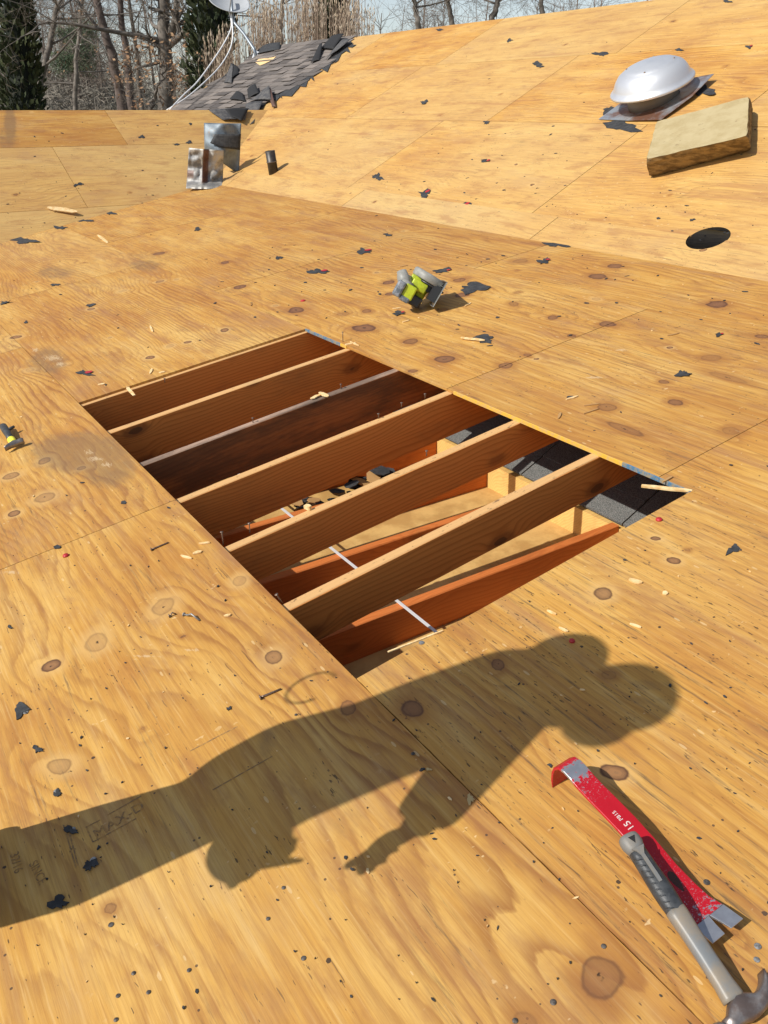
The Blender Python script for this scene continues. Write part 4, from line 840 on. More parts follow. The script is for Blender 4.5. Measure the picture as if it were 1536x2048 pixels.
# ------------------------------------------------------------------ shingles still on the far end of the main slope
def shingles():
    poly = [(340, 222), (360, 205), (420, 172), (470, 138), (512, 108), (530, 96), (600, 86), (655, 80), (690, 74), (706, 82), (688, 104), (662, 122), (655, 130), (628, 150), (610, 160), (590, 175), (560, 190), (545, 197), (520, 220), (470, 232), (430, 226)]
    puv = [P3.onuv(*q) for q in poly]
    def inside(x, y):
        c = False; n = len(puv)
        for i in range(n):
            (x1, y1), (x2, y2) = puv[i], puv[(i + 1) % n]
            if (y1 > y) != (y2 > y) and x < (x2 - x1) * (y - y1) / (y2 - y1) + x1: c = not c
        return c
    tS = NT('grey_brown_asphalt_shingle'); a = tS.attr('rnd'); n_ = tS.noise(tS.obj(), 160, 3, .7)
    col = tS.ramp(a, [(0, (.10, .088, .082, 1)), (.5, (.17, .150, .137, 1)), (1, (.26, .225, .20, 1))]); col = tS.mix(tS.math('MULTIPLY', n_, .4), col, (.07, .065, .065, 1)); M = tS.done(col, .95, 0, .2)
    mb = MB(); rnd = []; rr = random.Random(4); vmin = min(p[1] for p in puv); vmax = 3.84; umin = min(p[0] for p in puv); umax = max(p[0] for p in puv)
    v = vmin - .05; k = 0
    while v < vmax:
        u = umin - rr.uniform(0, .3)
        while u < umax:
            w = .30 if rr.random() < .7 else .2
            if inside(u + w / 2, v + .07) and v + .15 < 3.9:
                lift = rr.choice([0, 0, 0, .003, .012]) ; nb = len(mb.v)
                mb.box(P3.at(u, v + rr.uniform(-.006, .006), .012 + lift), P3.eu * (w - .008), P3.ev * .17 - P3.n * (.008 + lift), P3.n * .006); q = rr.random(); rnd += [q] * 8
            u += w
        v += .125; k += 1
    t = thing('shingle_patch', 'ragged patch of grey shingles left at the far end of the main roof', 'shingles', P3.at(*P3.onuv(560, 150)))
    o = mb.build('shingle_courses', M, t); at = o.data.attributes.new('rnd', 'FLOAT', 'POINT'); at.data.foreach_set('value', rnd)
    # felt under and beyond the shingles, torn along its edge
    edge = poly[6:19]; mb = MB(); pts = []; jr = random.Random(9)
    outer = []
    for i in range(len(poly)):
        x1, y1 = poly[i]; x2, y2 = poly[(i + 1) % len(poly)]
        for f in (0, .25, .5, .75):
            x, y = x1 + (x2 - x1) * f, y1 + (y2 - y1) * f; e = (x > 540 and y > 78)
            outer.append((x + (jr.uniform(-3, 14) if e else 0), y + (jr.uniform(-2, 12) if e else 0)))
    pp = [P3.at(*P3.onuv(x, y), .007) for x, y in outer]; mb.prism(pp, P3.n * .004); mb.build('torn_underlay', M_FELT, t)
    M_BK = simple('shingle_back', (.05, .05, .055, 1), .85, 0, 0, 20, (.11, .105, .10, 1))
    def flap(pxs, lift, mat, nm='loose_shingle', pl=P3):
        q = [pl.on(x, y, .02) for x, y in pxs]; n = 6; 
        def fn(a, b): return q[0].lerp(q[1], a).lerp(q[3].lerp(q[2], a), b) + P3.n * 0.62 * (lift[0] * (1 - a) * (1 - b) + lift[1] * a * (1 - b) + lift[2] * a * b + lift[3] * (1 - a) * b) + P3.n * .012 * math.sin(math.pi * a)
        mb2 = MB(); mb2.add([fn(i / n, j / n) for j in range(n + 1) for i in range(n + 1)], [(j * (n + 1) + i, j * (n + 1) + i + 1, (j + 1) * (n + 1) + i + 1, (j + 1) * (n + 1) + i) for j in range(n) for i in range(n)])
        oo = mb2.build(nm, mat, t, True); so = oo.modifiers.new('thick', 'SOLIDIFY'); so.thickness = .0035
    BK = simple('tar_black', (.012, .012, .013, 1), .8); GB = M
    flap([(448, 166), (464, 168), (470, 140), (465, 132)], (.0, .02, .10, .08), M_BK)
    flap([(464, 160), (478, 148), (478, 138), (466, 134)], (.03, .0, .05, .1), BK)
    flap([(460, 200), (492, 205), (487, 190), (474, 184)], (.02, .03, .03, .02), BK); flap([(497, 198), (520, 190), (515, 176), (497, 184)], (.0, .05, .1, .06), BK)
    flap([(498, 204), (545, 205), (545, 186), (520, 194)], (.03, .06, .16, .05), M_BK); flap([(545, 215), (552, 214), (546, 186), (538, 190)], (.0, .0, .12, .08), simple('rusty_drip_edge', (.10, .05, .035, 1), .6))
    flap([(490, 262), (508, 248), (528, 208), (494, 212)], (.02, .02, .06, .05), M_BK); flap([(446, 240), (492, 243), (497, 219), (418, 221)], (.0, .03, .02, .0), M_BK, pl=P2); flap([(462, 236), (486, 247), (500, 222), (452, 222)], (.03, .05, .05, .03), BK, pl=P2)
    flap([(640, 98), (668, 102), (692, 78), (664, 76)], (.0, .04, .12, .04), BK); flap([(622, 128), (640, 120), (648, 96), (640, 96)], (.02, .0, .1, .06), BK); flap([(652, 122), (676, 106), (704, 86), (680, 84)], (.02, .05, .08, .03), M_BK)
    flap([(500, 112), (560, 100), (562, 88), (530, 92)], (.0, .02, .04, .03), M_FELT)
    mb = MB(); mb.prism([P3.on(x, y, .022) for x, y in ((510, 124), (522, 115), (535, 117), (552, 113), (545, 120), (530, 127), (520, 131))], P3.n * .002); mb.build('bare_spot', M_CHIP, t)
shingles()
M_DISHG = simple('grey_dish_paint', (.42, .44, .46, 1), .45, 0, 0, 4, (.38, .40, .42, 1))
def dish():
    F = P3.on(512, 114); t = thing('satellite_dish', 'grey satellite dish on a bent arm at the far ridge end', 'satellite dish', F)
    dep = (F - CAM).dot(FWD)
    at = lambda px, py, k=0.0: CAM + (RIGHT * ((px - 768) / 1600) - UP * ((py - 1024) / 1600) + FWD) * (dep + k)
    mb = MB(); mb.tube([F + P3.n * -.01, at(508, 98), at(488, 68), at(468, 45), at(464, 25), at(463, 5), at(462, -6, .1)], [.026, .027, .027, .027, .027, .026, .026], 14); mb.build('mast', simple('mast_galvanised', (.30, .34, .38, 1), .4, .5), t, True)
    mb = MB(); mb.prism([at(502, 122), at(512, 121), at(523, 106), at(511, 100), at(507, 106)], FWD * .08); mb.build('foot', simple('foot_plate', (.62, .64, .66, 1), .4, .4), t, bevel=.004)
    C = at(456, 11, .12); Z = (-FWD * .72 + RIGHT * .25 + UP * .45 + Vector((0, 0, .0))).normalized(); X = Z.orthogonal().normalized(); Y = Z.cross(X)
    mb = MB(); s = .36; n = 48
    mb.lathe([(s * r, .10 * r * r) for r in (.02, .2, .4, .6, .8, .95, 1.0)] + [(s * 1.02, .095), (s * 1.0, .085)] + [(s * r, .10 * r * r - .012) for r in (.8, .5, .2, .02)], C, X, Y, Z, n); mb.build('reflector', M_DISHG, t, True)
    mb = MB(); low = C - Y * 0; dn = -UP + Z * UP.dot(Z); dn.normalize(); e = C + dn * s * .8 + Z * .06; tip = C + Z * .42 + dn * s * .55
    mb.tube([e, tip], [.014, .012], 10); mb.build('feed_arm', M_DISHG, t, True)
    mb = MB(); mb.box(tip - X * .04 - Y * .04, X * .08, Y * .08, Z * .10); mb.build('receiver', simple('receiver_grey', (.25, .27, .29, 1), .5), t, bevel=.01)
    WC = simple('white_cable', (.75, .76, .77, 1), .5)
    def cable(pts, label):
        P_ = [at(x, y, k) for x, y, k in pts]; out = []
        for i in range(len(P_) - 1):
            a = P_[max(i - 1, 0)]; b, c = P_[i], P_[i + 1]; d_ = P_[min(i + 2, len(P_) - 1)]
            for q in range(6):
                f = q / 6; out.append(.5 * ((2 * b) + (c - a) * f + (2 * a - 5 * b + 4 * c - d_) * f * f + (3 * b - a - 3 * c + d_) * f ** 3))
        out.append(P_[-1]); mb = MB(); mb.tube(out, .011, 8); o = mb.build('cable', WC, None, True); tag(o, label, 'cable', 'white dish cables')
    cable([(458, 22, -.03), (463, 45, -.04), (461, 60, -.05), (450, 83, -.1), (428, 118, -.3), (395, 163, -.7), (365, 192, -1.0), (340, 219, -1.3)], 'white cable hanging in the higher curve from the grey satellite dish')
    cable([(462, 22, -.03), (465, 50, -.04), (465, 78, -.05), (458, 103, -.1), (438, 135, -.3), (405, 168, -.7), (372, 196, -1.0), (334, 220, -1.3)], 'white cable hanging in the lower curve closest to the shingles')
dish()
# ------------------------------------------------------------------ torn felt, chips and nails lying about
def scrap(pl, x, y, w, h, red, label, seed, lift=.010, cut=None):
    rr = random.Random(seed); n = 22; C = pl.on(x, y); cu, cv = pl.uv(C)
    ph = [rr.uniform(0, 6.28) for _ in range(4)]; pts = []
    for i in range(n):
        a = 2 * math.pi * i / n; q = .74 + .17 * math.sin(2 * a + ph[0]) + .15 * math.sin(3 * a + ph[1]) + .08 * math.sin(5 * a + ph[2]) + rr.uniform(-.22, .12) + (rr.uniform(0, .34) if i % 5 == 0 else 0)
        c, s_ = math.cos(a), math.sin(a); sk = .25 * math.sin(ph[3])
        pts.append(pl.onuv(x + w / 2 * q * (c + sk * s_), y - h / 2 * q * s_))
    if cut: pts = [pl.onuv(x + a * w / 2, y + b * h / 2) for a, b in cut]; n = len(pts)
    ext = max(math.hypot(p[0] - cu, p[1] - cv) for p in pts); ln = (rr.uniform(-1, 1), rr.uniform(-1, 1)); k = lift * min(1.3, ext / .06)
    def z(u, v): q = ((u - cu) * ln[0] + (v - cv) * ln[1]) / ext; return .0008 + k * (q * q if q > 0 else .25 * q * q)
    mid = [((p[0] + cu) / 2, (p[1] + cv) / 2) for p in pts]
    th = .0022; V = []; 
    for top in (1, 0):
        for ring_ in (pts, mid): V += [pl.at(u, v, z(u, v) + th * top) for u, v in ring_]
        V.append(pl.at(cu, cv, z(cu, cv) + th * top))
    F = []; o2 = 2 * n + 1
    for i in range(n):
        j = (i + 1) % n
        F += [(i, j, n + j, n + i), (n + i, n + j, 2 * n), (o2 + j, o2 + i, o2 + n + i, o2 + n + j), (o2 + n + j, o2 + n + i, o2 + 2 * n), (i, o2 + i, o2 + j, j)]
    mb = MB(); mb.add(V, F); o = mb.build('felt_scrap', M_FELT); tag(o, label, 'felt scrap', 'torn black felt scraps')
    if red is not None:
        mb = MB(); a = red; cc = pl.onuv(x + w * .30 * math.cos(a), y - h * .30 * math.sin(a)); r_ = ext * .22
        pp = [pl.at(cc[0] + r_ * math.cos(t_) * rr.uniform(.6, 1.1), cc[1] + r_ * 1.1 * math.sin(t_) * rr.uniform(.6, 1.1), z(cc[0], cc[1]) + th + .002) for t_ in [2 * math.pi * q / 9 for q in range(9)]]
        mb.prism(pp, pl.n * .0015); mb.build('red_cap', M_RED, o)
    return o
SCR = [
 (P1, 727, 503, 34, 15, .4, 'black felt scrap with a red corner, upslope left of the green saw'),
 (P1, 775, 470, 22, 7, None, 'thin flat black felt scrap just below the pale valley strip'),
 (P1, 636, 544, 50, 13, .5, 'long black felt sliver with an upright red tab left of the saw'),
 (P1, 797, 627, 32, 11, .3, 'small black felt scrap with red centre below the green saw'),
 (P1, 884, 542, 44, 11, .1, 'narrow black felt scrap with a red end just behind the saw'),
 (P1, 950, 575, 78, 24, None, 'widest ragged black felt scrap, lying right of the green saw'),
 (P1, 968, 678, 54, 20, None, 'black felt scrap with a pale wood splinter across it'),
 (P1, 1115, 489, 52, 19, None, 'ragged black felt scrap at the foot of the pale valley strip'),
 (P1, 1088, 523, 28, 14, .5, 'black felt scrap with a red top just below the larger ragged one'),
 (P1, 1365, 749, 32, 18, None, 'folded black felt scrap at the end of a long brown pitch pocket'),
 (P1, 1467, 1099, 34, 20, None, 'rounded black felt scrap with a nail head, right of the opening'),
 (P1, 1438, 670, 20, 9, .2, 'small red and black scrap beyond the folded felt scrap'),
 (P1, 168, 747, 34, 12, .3, 'black felt scrap with red top left of the opening'),
 (P1, 182, 611, 20, 9, None, 'small dark curled felt scrap between the opening and the left valley'),
 (P1, 110, 570, 20, 6, None, 'flat dark felt sliver beside a grey stain near the left edge'),
 (P1, 10, 606, 22, 7, None, 'dark felt sliver cut by the left edge of the picture'),
 (P1, 52, 645, 11, 6, None, 'tiny dark felt crumb above the left cross joint'),
 (P1, 558, 516, 17, 9, None, 'small square black felt scrap left of the long red tabbed sliver'),
 (P1, 395, 459, 18, 7, None, 'small black felt scrap below the bent flashings'),
 (P1, 42, 1421, 38, 36, None, 'black felt scrap with a nail head, left side above the worker shadow'),
 (P1, 75, 1499, 24, 16, None, 'small folded felt scrap just above the left ringed knot'),
 (P1, 115, 1588, 17, 20, None, 'small black felt scrap under a nail head below the ringed knot'),
 (P1, 140, 1661, 32, 20, None, 'black felt scrap with nail head at the edge of the leg shadow'),
 (P1, 181, 1730, 34, 32, None, 'ragged black felt scrap in the middle of the leg shadow'),
 (P1, 115, 1806, 54, 32, None, 'largest black felt scrap within the leg shadow'),
 (P1, 198, 1696, 9, 9, None, 'tiny round tar crumb inside the leg shadow'),
 (P1, 20, 1255, 11, 9, None, 'small grey felt crumb near the left edge above the ringed knots'),
 (P1, 459, 1418, 10, 9, None, 'tiny dark felt crumb beside the long lying nail'),
 (P1, 845, 1540, 14, 8, None, 'small dark scrap beside a dry leaf between arm and body shadow'),
 (P1, 1100, 1532, 11, 9, None, 'tiny round tar crumb at the hook of the red pry bar'),
 (P1, 45, 481, 68, 16, None, 'long black felt strip at the lower left of the left valley'),
 (P1, 121, 456, 30, 8, None, 'wedge of black felt in the left valley, second from its lower end'),
 (P1, 165, 441, 44, 7, None, 'thin ragged felt strip in the middle of the left valley'),
 (P1, 220, 426, 26, 10, None, 'short black felt wedge in the left valley, upper half'),
 (P1, 279, 405, 14, 6, None, 'small felt crumb near the upper end of the left valley'),
 (P1, 314, 390, 12, 6, None, 'felt crumb in the left valley closest to the flashings'),
 (P1, 356, 376, 28, 13, None, 'black felt scrap at the foot of the rusty valley flashing'),
 (P2, 157, 369, 20, 9, None, 'black felt scrap by itself halfway up the left gable slope'),
 (P2, 283, 274, 14, 9, None, 'small felt scrap high on the left gable slope'),
 (P2, 378, 285, 15, 8, None, 'triangular felt scrap left of the upright blue grey flashing'),
 (P2, 353, 289, 18, 4, None, 'thin felt sliver left of the triangular felt scrap'),
 (P2, 381, 248, 8, 6, None, 'tiny felt crumb just under the left ridge'),
 (P3, 755, 354, 26, 16, None, 'lone black felt scrap low on the main slope, left of a red tipped one'),
 (P3, 850, 388, 26, 22, .8, 'pointed black felt scrap with a red tip on the main slope'),
 (P3, 901, 411, 22, 14, None, 'slim black felt sliver beside a wider red tipped scrap'),
 (P3, 928, 411, 40, 13, .9, 'wide black felt scrap with a red edge low on the main slope'),
 (P3, 842, 450, 16, 6, None, 'small black felt crumb in the pale valley strip, left of a pair'),
 (P3, 866, 452, 13, 7, None, 'small black felt crumb in the pale valley strip, right of a pair'),
 (P3, 1302, 532, 20, 11, None, 'black felt crumb with a pale fleck below the round hole'),
 (P3, 1358, 532, 18, 14, None, 'black felt crumb below the round hole, right of another'),
 (P3, 849, 205, 20, 10, None, 'flat dark felt scrap midway up the main slope, far left'),
 (P3, 1076, 130, 28, 12, None, 'dark felt strip upslope left of the silver vent'),
 (P3, 1019, 81, 14, 8, None, 'dark felt crumb high on the main slope near a seam'),
 (P3, 879, 60, 15, 6, None, 'dark felt scrap just under the main ridge'),
 (P3, 1202, 108, 38, 12, None, 'long dark felt scrap upslope of the silver vent dome'),
 (P3, 1358, 100, 20, 7, None, 'dark felt sliver directly above the silver vent'),
 (P3, 1498, 94, 18, 9, .5, 'small felt scrap with red paint near the right edge of the main slope'),
 (P3, 970, 322, 24, 7, 0, 'reddish splinter of felt alone in the middle of the main slope'),
 (P3, 973, 245, 18, 8, None, 'dark felt scrap on the long level seam of the main slope'),
 (P3, 1243, 252, 76, 36, None, 'large torn felt piece under the lower left corner of the vent'),
 (P3, 1222, 222, 36, 26, None, 'torn felt lobe at the left corner of the vent flashing'),
 (P3, 1405, 180, 56, 34, None, 'torn felt piece at the upper right corner of the vent flashing'),
 (P3, 1385, 440, 12, 6, None, 'dark felt crumb just above the round pipe hole'),
 (P3, 1454, 3, 22, 8, None, 'dark felt scrap at the top edge of the picture'),
]
for i, (pl, x, y, w, h, red, lab) in enumerate(SCR):
    scrap(pl, x, y, w, h, red, lab, 100 + i, lift=.012 if w > 20 else .006)

def chip(pl, x0, y0, x1, y1, wid, label, mat=M_CHIP, th=.004, h=.001, name='wood_chip', cat='wood chip', group='pale wood chips and splinters', taper=.4, h2=None):
    a = pl.on(x0, y0, h); b = pl.on(x1, y1, h if h2 is None else h2); d = (b - a).normalized(); s_ = pl.n.cross(d).normalized(); rr = random.Random(int(x0 * 7 + y0))
    r = []
    for f, k in ((0, taper), (.25, .9), (.6, 1.0), (.85, .8), (1, taper * .7)):
        c = a.lerp(b, f) + s_ * rr.uniform(-.12, .12) * wid; r.append([c - s_ * wid / 2 * k, c + s_ * wid / 2 * k, c + s_ * wid / 2 * k + pl.n * th, c - s_ * wid / 2 * k + pl.n * th])
    mb = MB(); mb.loft(r); return tag(mb.build(name, mat), label, cat, group)
M_STICK = simple('weathered_splinter', (.42, .24, .09, 1), .7)
chip(P1, 1283, 973, 1384, 984, .016, 'long pale splinter jutting over the right corner of the opening', th=.006, h=-.004, taper=.7)
chip(P1, 776, 1305, 886, 1262, .005, 'thin straight stick along the lower edge of the opening', th=.003, h=-.004, h2=.002, taper=.8)
chip(P1, 922, 676, 970, 681, .02, 'pale wood splinter lying across a black felt scrap', h=.006)
chip(P1, 255, 776, 268, 792, .016, 'short flat wood strip laid over the first rafter', h=.002, taper=1.0)
chip(P1, 622, 798, 640, 790, .02, 'left one of two chips on the mouldy rafter', h=-.006); chip(P1, 638, 786, 656, 794, .022, 'larger right chip on the mouldy rafter', h=-.002)
chip(P1, 612, 1016, 622, 1020, .016, 'small wood block on the fifth rafter of the opening', th=.014, h=-.011, taper=.9)
chip(P1, 690, 690, 712, 686, .012, 'pale chip at the upper edge of the opening beside an upright nail'); chip(P1, 700, 684, 718, 692, .010, 'second pale chip heaped at the upper edge of the opening')
chip(P1, 1116, 838, 1122, 826, .010, 'short brown stick upright looking beyond the yellow edge', M_STICK); chip(P1, 1325, 965, 1345, 954, .008, 'small stick over the blue painted edge of the opening', M_STICK, h=.002)
chip(P1, 1132, 800, 1156, 793, .010, 'pale splinter on the sheet beyond the yellow painted edge'); chip(P1, 1168, 812, 1200, 808, .006, 'upper of two thin splinters by a knot', M_STICK); chip(P1, 1168, 828, 1198, 818, .005, 'lower of two thin splinters by a knot', M_STICK)
chip(P1, 1335, 672, 1358, 667, .007, 'dark thin splinter far right beyond the opening', M_STICK); chip(P1, 1258, 1160, 1284, 1167, .016, 'pale angular chip right of the opening'); chip(P1, 1326, 1189, 1334, 1185, .014, 'tiny pale chip below the angular one')
chip(P1, 1094, 1222, 1112, 1230, .006, 'thin pale sliver downhill of the opening'); chip(P1, 1118, 1256, 1136, 1264, .007, 'pale sliver at the top of the shoulder shadow'); chip(P1, 1260, 1248, 1282, 1256, .006, 'pale sliver right of the shoulder shadow')
chip(P1, 386, 1108, 404, 1104, .014, 'largest pale chip at the left edge of the opening'); chip(P1, 362, 1112, 384, 1118, .008, 'pale sliver left of the largest chip'); chip(P1, 398, 1088, 420, 1086, .008, 'pale sliver touching the left edge of the opening'); chip(P1, 448, 1234, 462, 1230, .009, 'pale chip below a ringed knot at the left')
chip(P1, 300, 652, 306, 664, .012, 'pale chip on the upper left deck', h=.001); chip(P1, 196, 770, 210, 768, .014, 'pale chip beside the red topped scrap'); chip(P1, 300, 748, 304, 738, .012, 'left one of two chips above the first rafter'); chip(P1, 318, 746, 330, 744, .012, 'right one of two chips above the first rafter')
chip(P1, 930, 613, 942, 606, .012, 'pale sliver right of the saw shadow'); chip(P1, 805, 645, 818, 641, .012, 'pale chip below the saw'); chip(P1, 785, 618, 802, 616, .007, 'thin pale stick left below the saw'); chip(P1, 800, 534, 815, 531, .010, 'dark stick behind the saw handle', M_STICK)
chip(P2, 95, 416, 155, 424, .07, 'lifted plywood splinter on the left gable slope', h=.01, th=.01, h2=.03)
chip(P1, 195, 470, 215, 486, .03, 'pale scar splinter on the upper left deck', h=.0, th=.002)
tag(scrap(P1, 940, 1600, 20, 22, None, '', 900, lift=.012), 'dry tan leaf lying in the chest shadow', 'leaf', 'dry leaves').data.materials[0] = simple('dry_leaf', (.50, .36, .16, 1), .7)
for o in COL.objects:
    if o.get('category') == 'leaf': o.name = 'dry_leaf'
lf2 = scrap(P1, 857, 1540, 14, 6, None, '', 901, lift=.01); tag(lf2, 'small tan leaf between the arm and body shadows', 'leaf', 'dry leaves'); lf2.name = 'dry_leaf'; lf2.data.materials[0] = bpy.data.materials['dry_leaf']

def nail(a, b, label, r=.0022, mat=M_NAIL, bend=0.0, name='nail', head=True):
    a, b = Vector(a), Vector(b); d = (b - a).normalized(); m = (a + b) / 2 + Vector((0, 0, bend)); mb = MB()
    mb.tube([a, a.lerp(m, .5) * .5 + (a.lerp(b, .25)) * .5, m, b], [r, r, r, r], 8)
    pts = [a, a + d * .0012]; 
    if head: mb.tube([a - d * .001, a + d * .0008], [r * 2.6, r * 2.6], 10)
    return tag(mb.build(name, mat, None, True), label, 'nail', 'loose and standing nails')
def lying(x0, y0, x1, y1, label, **k): nail(P1.on(x0, y0, .004), P1.on(x1, y1, .002), label, **k)
lying(520, 1395, 562, 1378, 'straight rusty nail lying on the plywood above the hip shadow', r=.0026); lying(302, 1099, 337, 1085, 'rusty nail lying left of the opening below the cross joint', r=.0026)
lying(368, 1229, 399, 1241, 'bent shiny nail lying by the ringed knots', r=.0024, mat=M_GALV, bend=.012)
lying(338, 1232, 352, 1228, 'short bent nail beside the shiny bent one', r=.0022, bend=.008)
def standing(x, y, hgt, label, h0=-.012, lean=(0, 0)):
    p = P1.on(x, y, h0); nail(p + Vector((lean[0], lean[1], hgt)), p, label, r=.0021)
standing(447, 1090, .045, 'upright nail at the near end of the fifth rafter', lean=(0, .004)); standing(500, 1066, .035, 'second upright nail along the fifth rafter'); standing(565, 1206, .03, 'crooked nail at the near end of the sixth rafter', lean=(-.014, .006)); standing(686, 688, .06, 'tall upright nail at the far end of the second rafter')
standing(506, 845, .02, 'nail stub on the third rafter, near its middle'); standing(682, 778, .022, 'nail stub on the third rafter, far half'); standing(803, 815, .02, 'nail stub on the mouldy rafter, middle'); standing(757, 837, .02, 'nail stub on the mouldy rafter, nearer'); standing(850, 797, .02, 'nail stub on the mouldy rafter, far end'); standing(853, 912, .02, 'nail stub on the fifth rafter, far half'); standing(330, 765, .02, 'nail stub on the first rafter')
M_RUSTNAIL = simple('dull_roofing_nail', (.13, .115, .10, 1), .6, .3, 0, 200, (.05, .042, .036, 1))
def stud(x, y, r, label, hgt=.0016):
    r *= .62 if 'zinc' not in label else .8
    C = P1.on(x, y); mb = MB(); mb.lathe([(r * .5, -.002), (r * .5, hgt * .6), (r, hgt * .6), (r, hgt), (r * .4, hgt + .0008), (0, hgt + .001)], C, P1.eu, P1.ev, (P1.n + P1.eu * .12).normalized(), 14); tag(mb.build('roofing_nail', M_GALV if 'zinc' in label else M_RUSTNAIL, None, False), label, 'nail head', 'roofing nail heads left in the plywood')
for x, y, r, lab in ((52, 1425, .008, 'zinc nail head in the felt scrap at the left'), (113, 1583, .008, 'zinc nail head over the small felt scrap below the ringed knot'), (146, 1659, .007, 'zinc nail head in the felt scrap at the leg shadow edge'), (187, 1720, .008, 'zinc nail head in the ragged scrap inside the leg shadow'), (1480, 1100, .007, 'nail head in the rounded scrap right of the opening'),
                     (843, 1286, .009, 'large zinc nail head on the lower edge of the opening'), (826, 1508, .007, 'nail head in the torso shadow right of centre'), (592, 1430, .006, 'nail head inside the hip shadow'), (1207, 1893, .007, 'dull flat nail head near the big knot'), (222, 1850, .008, 'bent nail head below the leg shadow'), (567, 1776, .006, 'bright nail head below the hands shadow'), (536, 1838, .006, 'nail head low in the middle of the deck'), (378, 1941, .006, 'bright nail head in a pale ring'), (607, 1917, .007, 'rough nail head right of the pale ring one'), (236, 1992, .006, 'shiny nail head in a dark dent'), (297, 1985, .006, 'dark nail head in a rough dent'), (267, 1947, .006, 'dark nail head above the shiny one'), (1106, 2005, .008, 'popped nail casting a small shadow by the big knot'), (232, 2040, .006, 'nail head at the bottom edge of the picture'), (1030, 2042, .007, 'dark nail head beside the half cut knot'), (1413, 1765, .009, 'bent nail stub beside the claw of the red bar'), (1515, 1893, .007, 'zinc nail head right of the hammer shaft'), (1513, 1920, .006, 'second zinc nail head right of the hammer shaft'), (132, 1111, .007, '')):
    if lab: stud(x, y, r, lab)
def red_cap(x, y, w, label, pl=P1):
    C = pl.on(x, y); mb = MB(); r = px_r(pl, x, y, w / 2); mb.lathe([(r, 0), (r, .003), (r * .8, .006), (0, .007)], C, pl.eu, pl.ev, pl.n, 16); tag(mb.build('plastic_cap', M_RED, None, True), label, 'plastic cap', 'red plastic nail caps')
red_cap(132, 1112, 11, 'round red plastic cap on the left deck below the cross joint'); red_cap(1318, 1040, 14, 'flattened red cap by the right edge of the opening'); red_cap(1144, 1283, 12, 'dull red cap in the shoulder shadow'); red_cap(606, 602, 9, 'small red cap upslope of the opening')

# heap of debris on the soffit between the rafters, and the crumbs nobody could count
rr = random.Random(77)
for k in range(30):
    c = Vector((rr.uniform(.62, 1.12), -rr.gauss(.84, .07), JT - .14 + .02 + rr.uniform(0, .16))); d = Vector((rr.uniform(-1, 1), rr.uniform(-1, 1), rr.uniform(-.3, .3))).normalized(); s_ = d.cross(Vector((0, 0, 1))).normalized(); up = s_.cross(d); L = rr.uniform(.05, .14); w = rr.uniform(.015, .05)
    mb = MB(); mb.loft([[c + d * L * f - s_ * w * q, c + d * L * f + s_ * w * q, c + d * L * f + s_ * w * q + up * .004, c + d * L * f - s_ * w * q + up * .004] for f, q in ((-.5, .3), (-.2, .9), (.2, 1), (.5, .4))])
    felt = k % 4 != 0
    tag(mb.build('felt_shard' if felt else 'wood_shard', M_FELT if felt else M_STICK), 'black felt shard in the debris heap between the fourth and fifth rafters' if felt else 'brown wood shard in the debris heap between the fourth and fifth rafters', 'shard', 'felt shards of the debris heap' if felt else 'wood shards of the debris heap')
def crumbs(name, n, mat, seed, size, area, pale=False):
    rs = random.Random(seed); mb = MB()
    for _ in range(n):
        pl, x0, x1, y0, y1 = rs.choice(area); x, y = rs.uniform(x0, x1), rs.uniform(y0, y1); C = pl.on(x, y, .0006); u, v = pl.uv(C)
        if pl is P1 and -.02 < u < 2.46 and -.02 < v < 1.24: continue
        a = rs.uniform(0, 6.28) if rs.random() < .5 else rs.gauss(0, .4); L = size * rs.choice([.5, .6, .8, 1, 1.6]); w = L * rs.uniform(.25, .7)
        pts = [pl.at(u + L * math.cos(t_) * math.cos(a) - w * math.sin(t_) * math.sin(a), v + L * math.cos(t_) * math.sin(a) + w * math.sin(t_) * math.cos(a), .0006) for t_ in [0, 1.1 + rs.uniform(-.3, .3), 2.3, 3.5 + rs.uniform(-.3, .3), 4.8]]
        mb.prism(pts, pl.n * rs.uniform(.0012, .004))
    o = mb.build(name, mat); tag(o, kind='stuff'); return o
M_DIM = simple('dull_nail_zinc', (.10, .09, .08, 1), .6, .4, 0, 200, (.045, .04, .036, 1))
NEAR = [(P1, 0, 1536, 1100, 2040)]; FAR = [(P1, 0, 1536, 450, 1100), (P1, 0, 1536, 400, 700), (P1, 500, 1536, 480, 640)]; SL = [(P3, 520, 1536, 60, 520), (P3, 700, 1536, 250, 520), (P2, 5, 400, 240, 470), (P3, 480, 1400, 370, 500)]
tag(crumbs('tar_crumbs', 130, M_FELT, 5, .0030, NEAR), 'scattered black tar crumbs and felt specks on the near plywood', 'debris')
tag(crumbs('felt_crumbs', 360, M_FELT, 6, .010, FAR + SL), 'scattered dark felt specks over the far plywood', 'debris')
tag(crumbs('sawdust_flakes', 70, M_CHIP, 7, .004, NEAR + FAR), 'pale wood flakes scattered over the low slope', 'debris')

